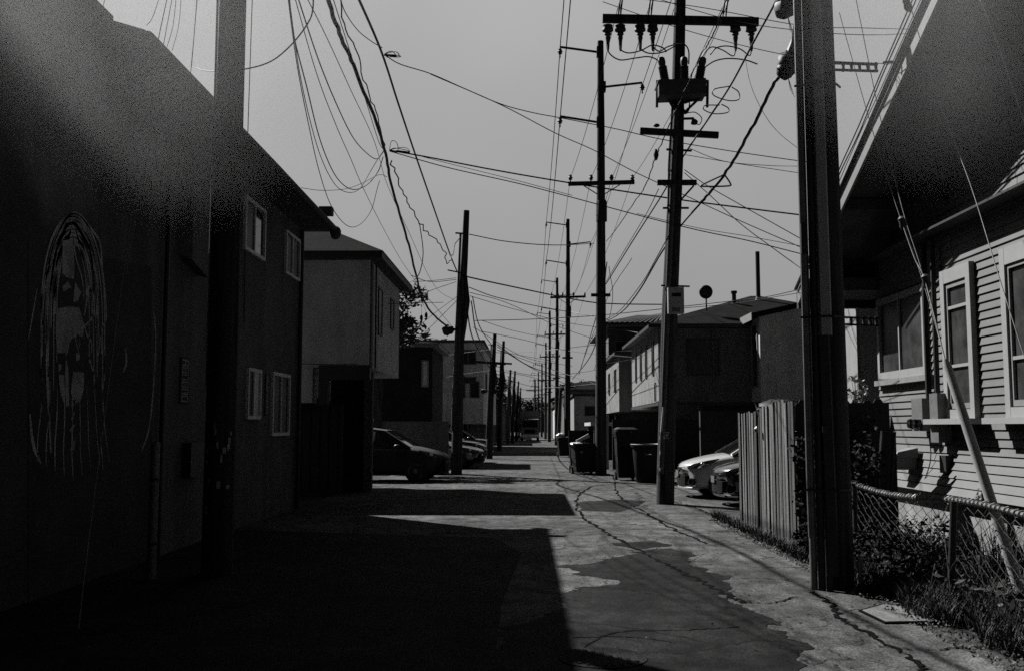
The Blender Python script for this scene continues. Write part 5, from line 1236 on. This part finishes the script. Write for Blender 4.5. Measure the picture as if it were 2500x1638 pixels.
        hl = b.build('headlight', lens, t, True)
        MB().ball(T((.40, s_*W2*.90, .745*h))+d*.02, .06, .06, .05).build('lamp', chrome, hl, True)
        fgc = T((.16, s_*W2*.76, .38*h)); MB().lathe(fgc-d*.06, [(.075, 0), (.085, .07), (.06, .075), (0, .05)], 16, (d.x, d.y, 0)).build('fog_lamp', plastic_k, t, True)
        MB().ball(T((1.35, s_*(W2+.08), .98*h)), .09, .09, .06).build('mirror', paint, t, True)
    # grille, bumper slot, plate
    for (z0, z1, hw, dx) in ((.27, .50, .42, .012), (.60, .665, .34, .0)):
        g_ = MB(); pts = []
        for s_, e in ((-1, .07), (-.6, .02), (0, 0), (.6, .02), (1, .07)):
            pts.append((e-dx, s_*hw*W2/.875))
        k = len(pts); vs = [T((x, y, z0*h)) for x, y in pts]+[T((x, y*1.08, z1*h)) for x, y in pts]+[T((x+.1, y, z0*h)) for x, y in pts]+[T((x+.1, y*1.08, z1*h)) for x, y in pts]
        g_.add(vs, [(i, i+1, k+i+1, k+i) for i in range(k-1)]+[(2*k+i, 2*k+i+1, i+1, i) for i in range(k-1)]+[(k+i, k+i+1, 3*k+i+1, 3*k+i) for i in range(k-1)]+[(0, k, 3*k, 2*k), (k-1, 3*k-1, 4*k-1, 2*k-1)])
        g_.build('grille', plastic_k, t, True)
    MB().obox(T((-.035, -.15, .46*h)), T((-.035, .15, .46*h))-T((-.035, -.15, .46*h)), T((-.02, -.15, .46*h))-T((-.035, -.15, .46*h)), Vector((0, 0, .13))).build('number_plate', stucco_m, t)
    lipm = lower or paint
    b = MB(); q = [T((x, y, .22*h)) for x, y in ((.30, -W2*.9), (.12, -W2*.62), (.03, 0), (.12, W2*.62), (.30, W2*.9))]; b.tube(smooth_pts(q, 4), .03, 6); b.build('front_lip', lipm, t, True)
    return t
wn = G(1578, 1150); car((3.36, 22.7, 0), math.radians(2), 4.0, 'white hatchback parked nose out, seen between the switchgear pole and the board fence', paint_w)
car((3.72, 20.3, 0), math.radians(2), 4.3, 'dark glossy car parked nose out in front of the white one', paint_k, H=1.42, lower=chrome)
car((-2.35, 29.2, 0), math.radians(176), 4.1, 'dark hatchback parked in the carport beside the first leaning pole on the left', paint_m, H=1.5)
car((-1.75, 38.5, 0), math.radians(172), 4.4, 'dark sedan parked just behind the first leaning pole', paint_k, H=1.35, kind='sedan')
car((-1.9, 44.5, 0), math.radians(176), 4.4, 'dark car parked beyond the sedan on the left', paint_k, H=1.5)
car((-2.0, 56.0, 0), math.radians(180), 4.3, 'silver car with glinting roof parked farther down the left side', paint_s, H=1.45)
# far truck
tx = P(1231, 1014, 130).x
tr = thing('box_truck', (tx, 118, 0), 'truck driving down the alley toward the camera, near the vanishing point', 'truck')
ty = 118
MB().box(tx-1.15, tx+1.15, ty+1.6, ty+7, .9, 3.5).build('cargo_box', trim, tr)
b = MB(); b.prism([(tx-1.05, ty, .5), (tx-1.05, ty, 1.5), (tx-1.05, ty+.25, 2.5), (tx-1.05, ty+1.5, 2.6), (tx-1.05, ty+1.5, .5)], (2.1, 0, 0)); b.build('cab', trim_g, tr)
MB().prism([(tx-.92, ty+.02, 1.55), (tx+.92, ty+.02, 1.55), (tx+.88, ty+.2, 2.35), (tx-.88, ty+.2, 2.35)], (0, -.03, 0)).build('windscreen', glass, tr)
MB().box(tx-1.1, tx+1.1, ty-.15, ty-.01, .4, .72).build('bumper', chrome, tr)
MB().box(tx-.6, tx+.6, ty-.05, ty-.002, .85, 1.3).build('grille', plastic_k, tr)
for s_ in (-1, 1):
    MB().lathe((tx+s_*.85, ty-.001, 1.0), [(.14, 0), (.14, .05), (0, .06)], 12, (0, -1, 0)).build('headlight', lens, tr)
    MB().box(tx+s_*1.2-.06, tx+s_*1.2+.06, ty+.1, ty+.2, 1.5, 2.0).build('mirror', plastic_k, tr)
    for yy in (.7, 5.5): MB().lathe((tx+s_*.95, ty+yy, .45), [(.2, -.14), (.45, -.14), (.45, .14), (.2, .14)], 18, (s_, 0, 0)).build('wheel', rubber, tr)

# ================================================================== BINS
def wheelie(c, ang, label, h=1.05, w=.62, open_=True, m=plastic_k, mark=False, group='trash bins on the right'):
    c = Vector(c); t = thing('trash_bin', c, label, 'trash bin', group); M_ = Matrix.Translation(c) @ Matrix.Rotation(ang, 4, 'Z'); T = lambda *p_: M_ @ Vector(p_)
    b = MB(); k = .78
    def rr(hw, hd, z, ch=.05): return [T(x, y, z) for x, y in ((-hw+ch, -hd), (hw-ch, -hd), (hw, -hd+ch), (hw, hd-ch), (hw-ch, hd), (-hw+ch, hd), (-hw, hd-ch), (-hw, -hd+ch))]
    hw, hd = w/2, w*.55
    L_ = [rr(hw*k, hd*k, .08), rr(hw*.95, hd*.95, h*.86), rr(hw, hd, h*.87), rr(hw*1.03, hd*1.03, h*.93), rr(hw*1.06, hd*1.06, h*.935), rr(hw*1.06, hd*1.06, h*.975), rr(hw*.96, hd*.96, h*.975), rr(hw*.9, hd*.9, h*.5)]
    vs = [v for l in L_ for v in l]; b.add(vs, [(i*8+j, i*8+(j+1) % 8, (i+1)*8+(j+1) % 8, (i+1)*8+j) for i in range(7) for j in range(8)]+[tuple(range(7, -1, -1)), tuple(range(56, 64))])
    b.build('body', m, t)
    for s_ in (-1, 1):
        MB().lathe(T(s_*hw*.8, hd*.85, .13), [(.03, -.04), (.13, -.04), (.13, .04), (.03, .04)], 16, M_.to_3x3() @ Vector((s_, 0, 0))).build('wheel', rubber, t, True)
    MB().tube([T(-hw*.8, hd*1.15, h*.97), T(-hw*.8, hd*1.35, h*1.0), T(hw*.8, hd*1.35, h*1.0), T(hw*.8, hd*1.15, h*.97)], .018, 6).build('handle', m, t)
    if open_:
        MB().obox(T(-hw*1.05, hd*1.1, h*.98), T(hw*1.05, hd*1.1, h*.98)-T(-hw*1.05, hd*1.1, h*.98), T(0, .06, .62)-T(0, 0, 0)-Vector(c)*0, T(0, .03, 0)-T(0, 0, 0)).build('lid', m, t) if False else None
        q = [T(-hw*1.05, hd*1.12, h*.98), T(hw*1.05, hd*1.12, h*.98), T(hw*.98, hd*1.3, h*.98+.42), T(-hw*.98, hd*1.3, h*.98+.42)]
        d = (T(0, 1, 0)-T(0, 0, 0))*.03; MB().prism(q, d).build('lid', m, t)
    else:
        b = MB(); l1 = rr(hw*1.08, hd*1.08, h*.98); l2 = rr(hw*1.05, hd*1.05, h*1.03); l3 = rr(hw*.7, hd*.7, h*1.07)
        b.add(l1+l2+l3, [(i*8+j, i*8+(j+1) % 8, (i+1)*8+(j+1) % 8, (i+1)*8+j) for i in range(2) for j in range(8)]+[tuple(range(7, -1, -1)), tuple(range(16, 24))]); b.build('lid', m, t)
    if mark: text_mesh('W', .11, T(-hw*.55, -hd*.93, h*.66), (math.pi/2, 0, ang), mural_l, t)
    return t
c = G(1358, 1102); wheelie((c.x, c.y+.35, 0), .15, 'open black wheelie bin overflowing with bags, left of the tall pole', h=1.05, w=.8, mark=True)
bag = thing('trash_bag', (c.x-.05, c.y+.3, .95), 'pale plastic bag and flattened box sticking out of the open bin', 'bag')
b = MB(); b.obox((c.x-.22, c.y+.15, 1.02), (.42, 0, .22), (0, .28, 0), (-.05, 0, .10)); b.build('flat_box', bag_m, bag)
b = MB(); b.ball((c.x-.34, c.y+.2, 1.0), .14, .2, .06, 10, 7, .2); b.ball((c.x-.12, c.y+.2, 1.0), .25, .22, .09, 10, 7, .25); b.build('bag', bag_m, bag, True)
wheelie((c.x-.18, c.y+1.35, 0), .0, 'second open bin half hidden behind the overflowing one', h=1.05, w=.55)
c2 = G(1312, 1062); wheelie((c2.x, c2.y+.3, 0), .1, 'closed bin with a bag on top farther down the alley', h=1.0, w=.75, open_=False)
props(MB().ball((c2.x-.2, c2.y+.2, 1.12), .26, .22, .14, 12, 8, .18).build('trash_bag', bag_m, None, True), 'pale bag lying on the lid of the closed far bin', 'bag')
c3 = G(1456, 1116); wheelie((c3.x, c3.y+.3, 0), .05, 'large black closed bin between the tall pole and the round can', h=1.45, w=.62, open_=False)
c4 = G(1508, 1122)
can = thing('trash_can', (c4.x, c4.y+.35, 0), 'big round black trash can with glossy rim beside the switchgear pole', 'trash can', 'trash bins on the right')
cc = (c4.x, c4.y+.4, 0); kk = .46
MB().lathe(cc, [(.30, .0), (.33, .05), (.40, .8), (.41, .98), (.45, 1.0), (.46, 1.06), (.42, 1.07), (.37, .95), (.3, .3)], 30).build('body', plastic_k, can, True)
MB().tube([(cc[0]+.455*math.cos(a*.2618), cc[1]+.455*math.sin(a*.2618), 1.07) for a in range(25)], .018, 6).build('rim', metal_g, can, True)
MB().tube(smooth_pts([(cc[0]-.12, cc[1]-.41, .86), (cc[0]-.08, cc[1]-.48, .80), (cc[0]+.05, cc[1]-.48, .80), (cc[0]+.08, cc[1]-.41, .74)]), .018, 6).build('handle', chrome, can, True)

# ================================================================== FILM FOG: volumes added in the air to veil both upper corners
def film_fog(c, rad, dens, label, nscale):
    m = bpy.data.materials.new('film_fog'); m.use_nodes = True; t = m.node_tree; t.nodes.clear(); nn = t.nodes.new; L = t.links.new
    o_ = nn('ShaderNodeOutputMaterial'); pv = nn('ShaderNodeVolumePrincipled'); L(pv.outputs[0], o_.inputs['Volume'])
    pv.inputs['Color'].default_value = (.9, .9, .9, 1); pv.inputs['Anisotropy'].default_value = .2
    tcn = nn('ShaderNodeTexCoord'); ln = nn('ShaderNodeVectorMath'); ln.operation = 'LENGTH'
    L(tcn.outputs['Object'], ln.inputs[0])
    r_ = nn('ShaderNodeMapRange'); r_.interpolation_type = 'SMOOTHSTEP'; r_.inputs['From Min'].default_value = 1.0; r_.inputs['From Max'].default_value = .25
    L(ln.outputs['Value'], r_.inputs['Value'])
    nz = nn('ShaderNodeTexNoise'); nz.inputs['Scale'].default_value = nscale; nz.inputs['Detail'].default_value = 3; L(tcn.outputs['Object'], nz.inputs['Vector'])
    n2 = nn('ShaderNodeMapRange'); n2.inputs['From Min'].default_value = .36; n2.inputs['From Max'].default_value = .66; n2.inputs['To Min'].default_value = .15; n2.inputs['To Max'].default_value = 1.6; L(nz.outputs[0], n2.inputs['Value'])
    a = nn('ShaderNodeMath'); a.operation = 'MULTIPLY'; L(r_.outputs[0], a.inputs[0]); L(n2.outputs[0], a.inputs[1])
    b_ = nn('ShaderNodeMath'); b_.operation = 'MULTIPLY'; L(a.outputs[0], b_.inputs[0]); b_.inputs[1].default_value = dens; L(b_.outputs[0], pv.inputs['Density'])
    mb = MB(); mb.ball((0, 0, 0), 1.02, 1.02, 1.02, 24, 14)
    me = bpy.data.meshes.new('film_fog_volume'); me.from_pydata([v for v in mb.v], [], mb.f); me.materials.append(m)
    o = bpy.data.objects.new('film_fog_volume', me); COL.objects.link(o); o.location = c; o.scale = rad
    return props(o, label, 'film_fog', None, 'stuff')
film_fog((-2.15, 4.6, 3.75), (1.6, 2.2, 1.35), .056, 'thin film fog added as a volume before the top of the left building', 1.9)
film_fog((3.0, 6.4, 4.7), (1.5, 2.4, 1.7), .045, 'thin film fog added as a volume before the gable and the near right pole', 1.4)
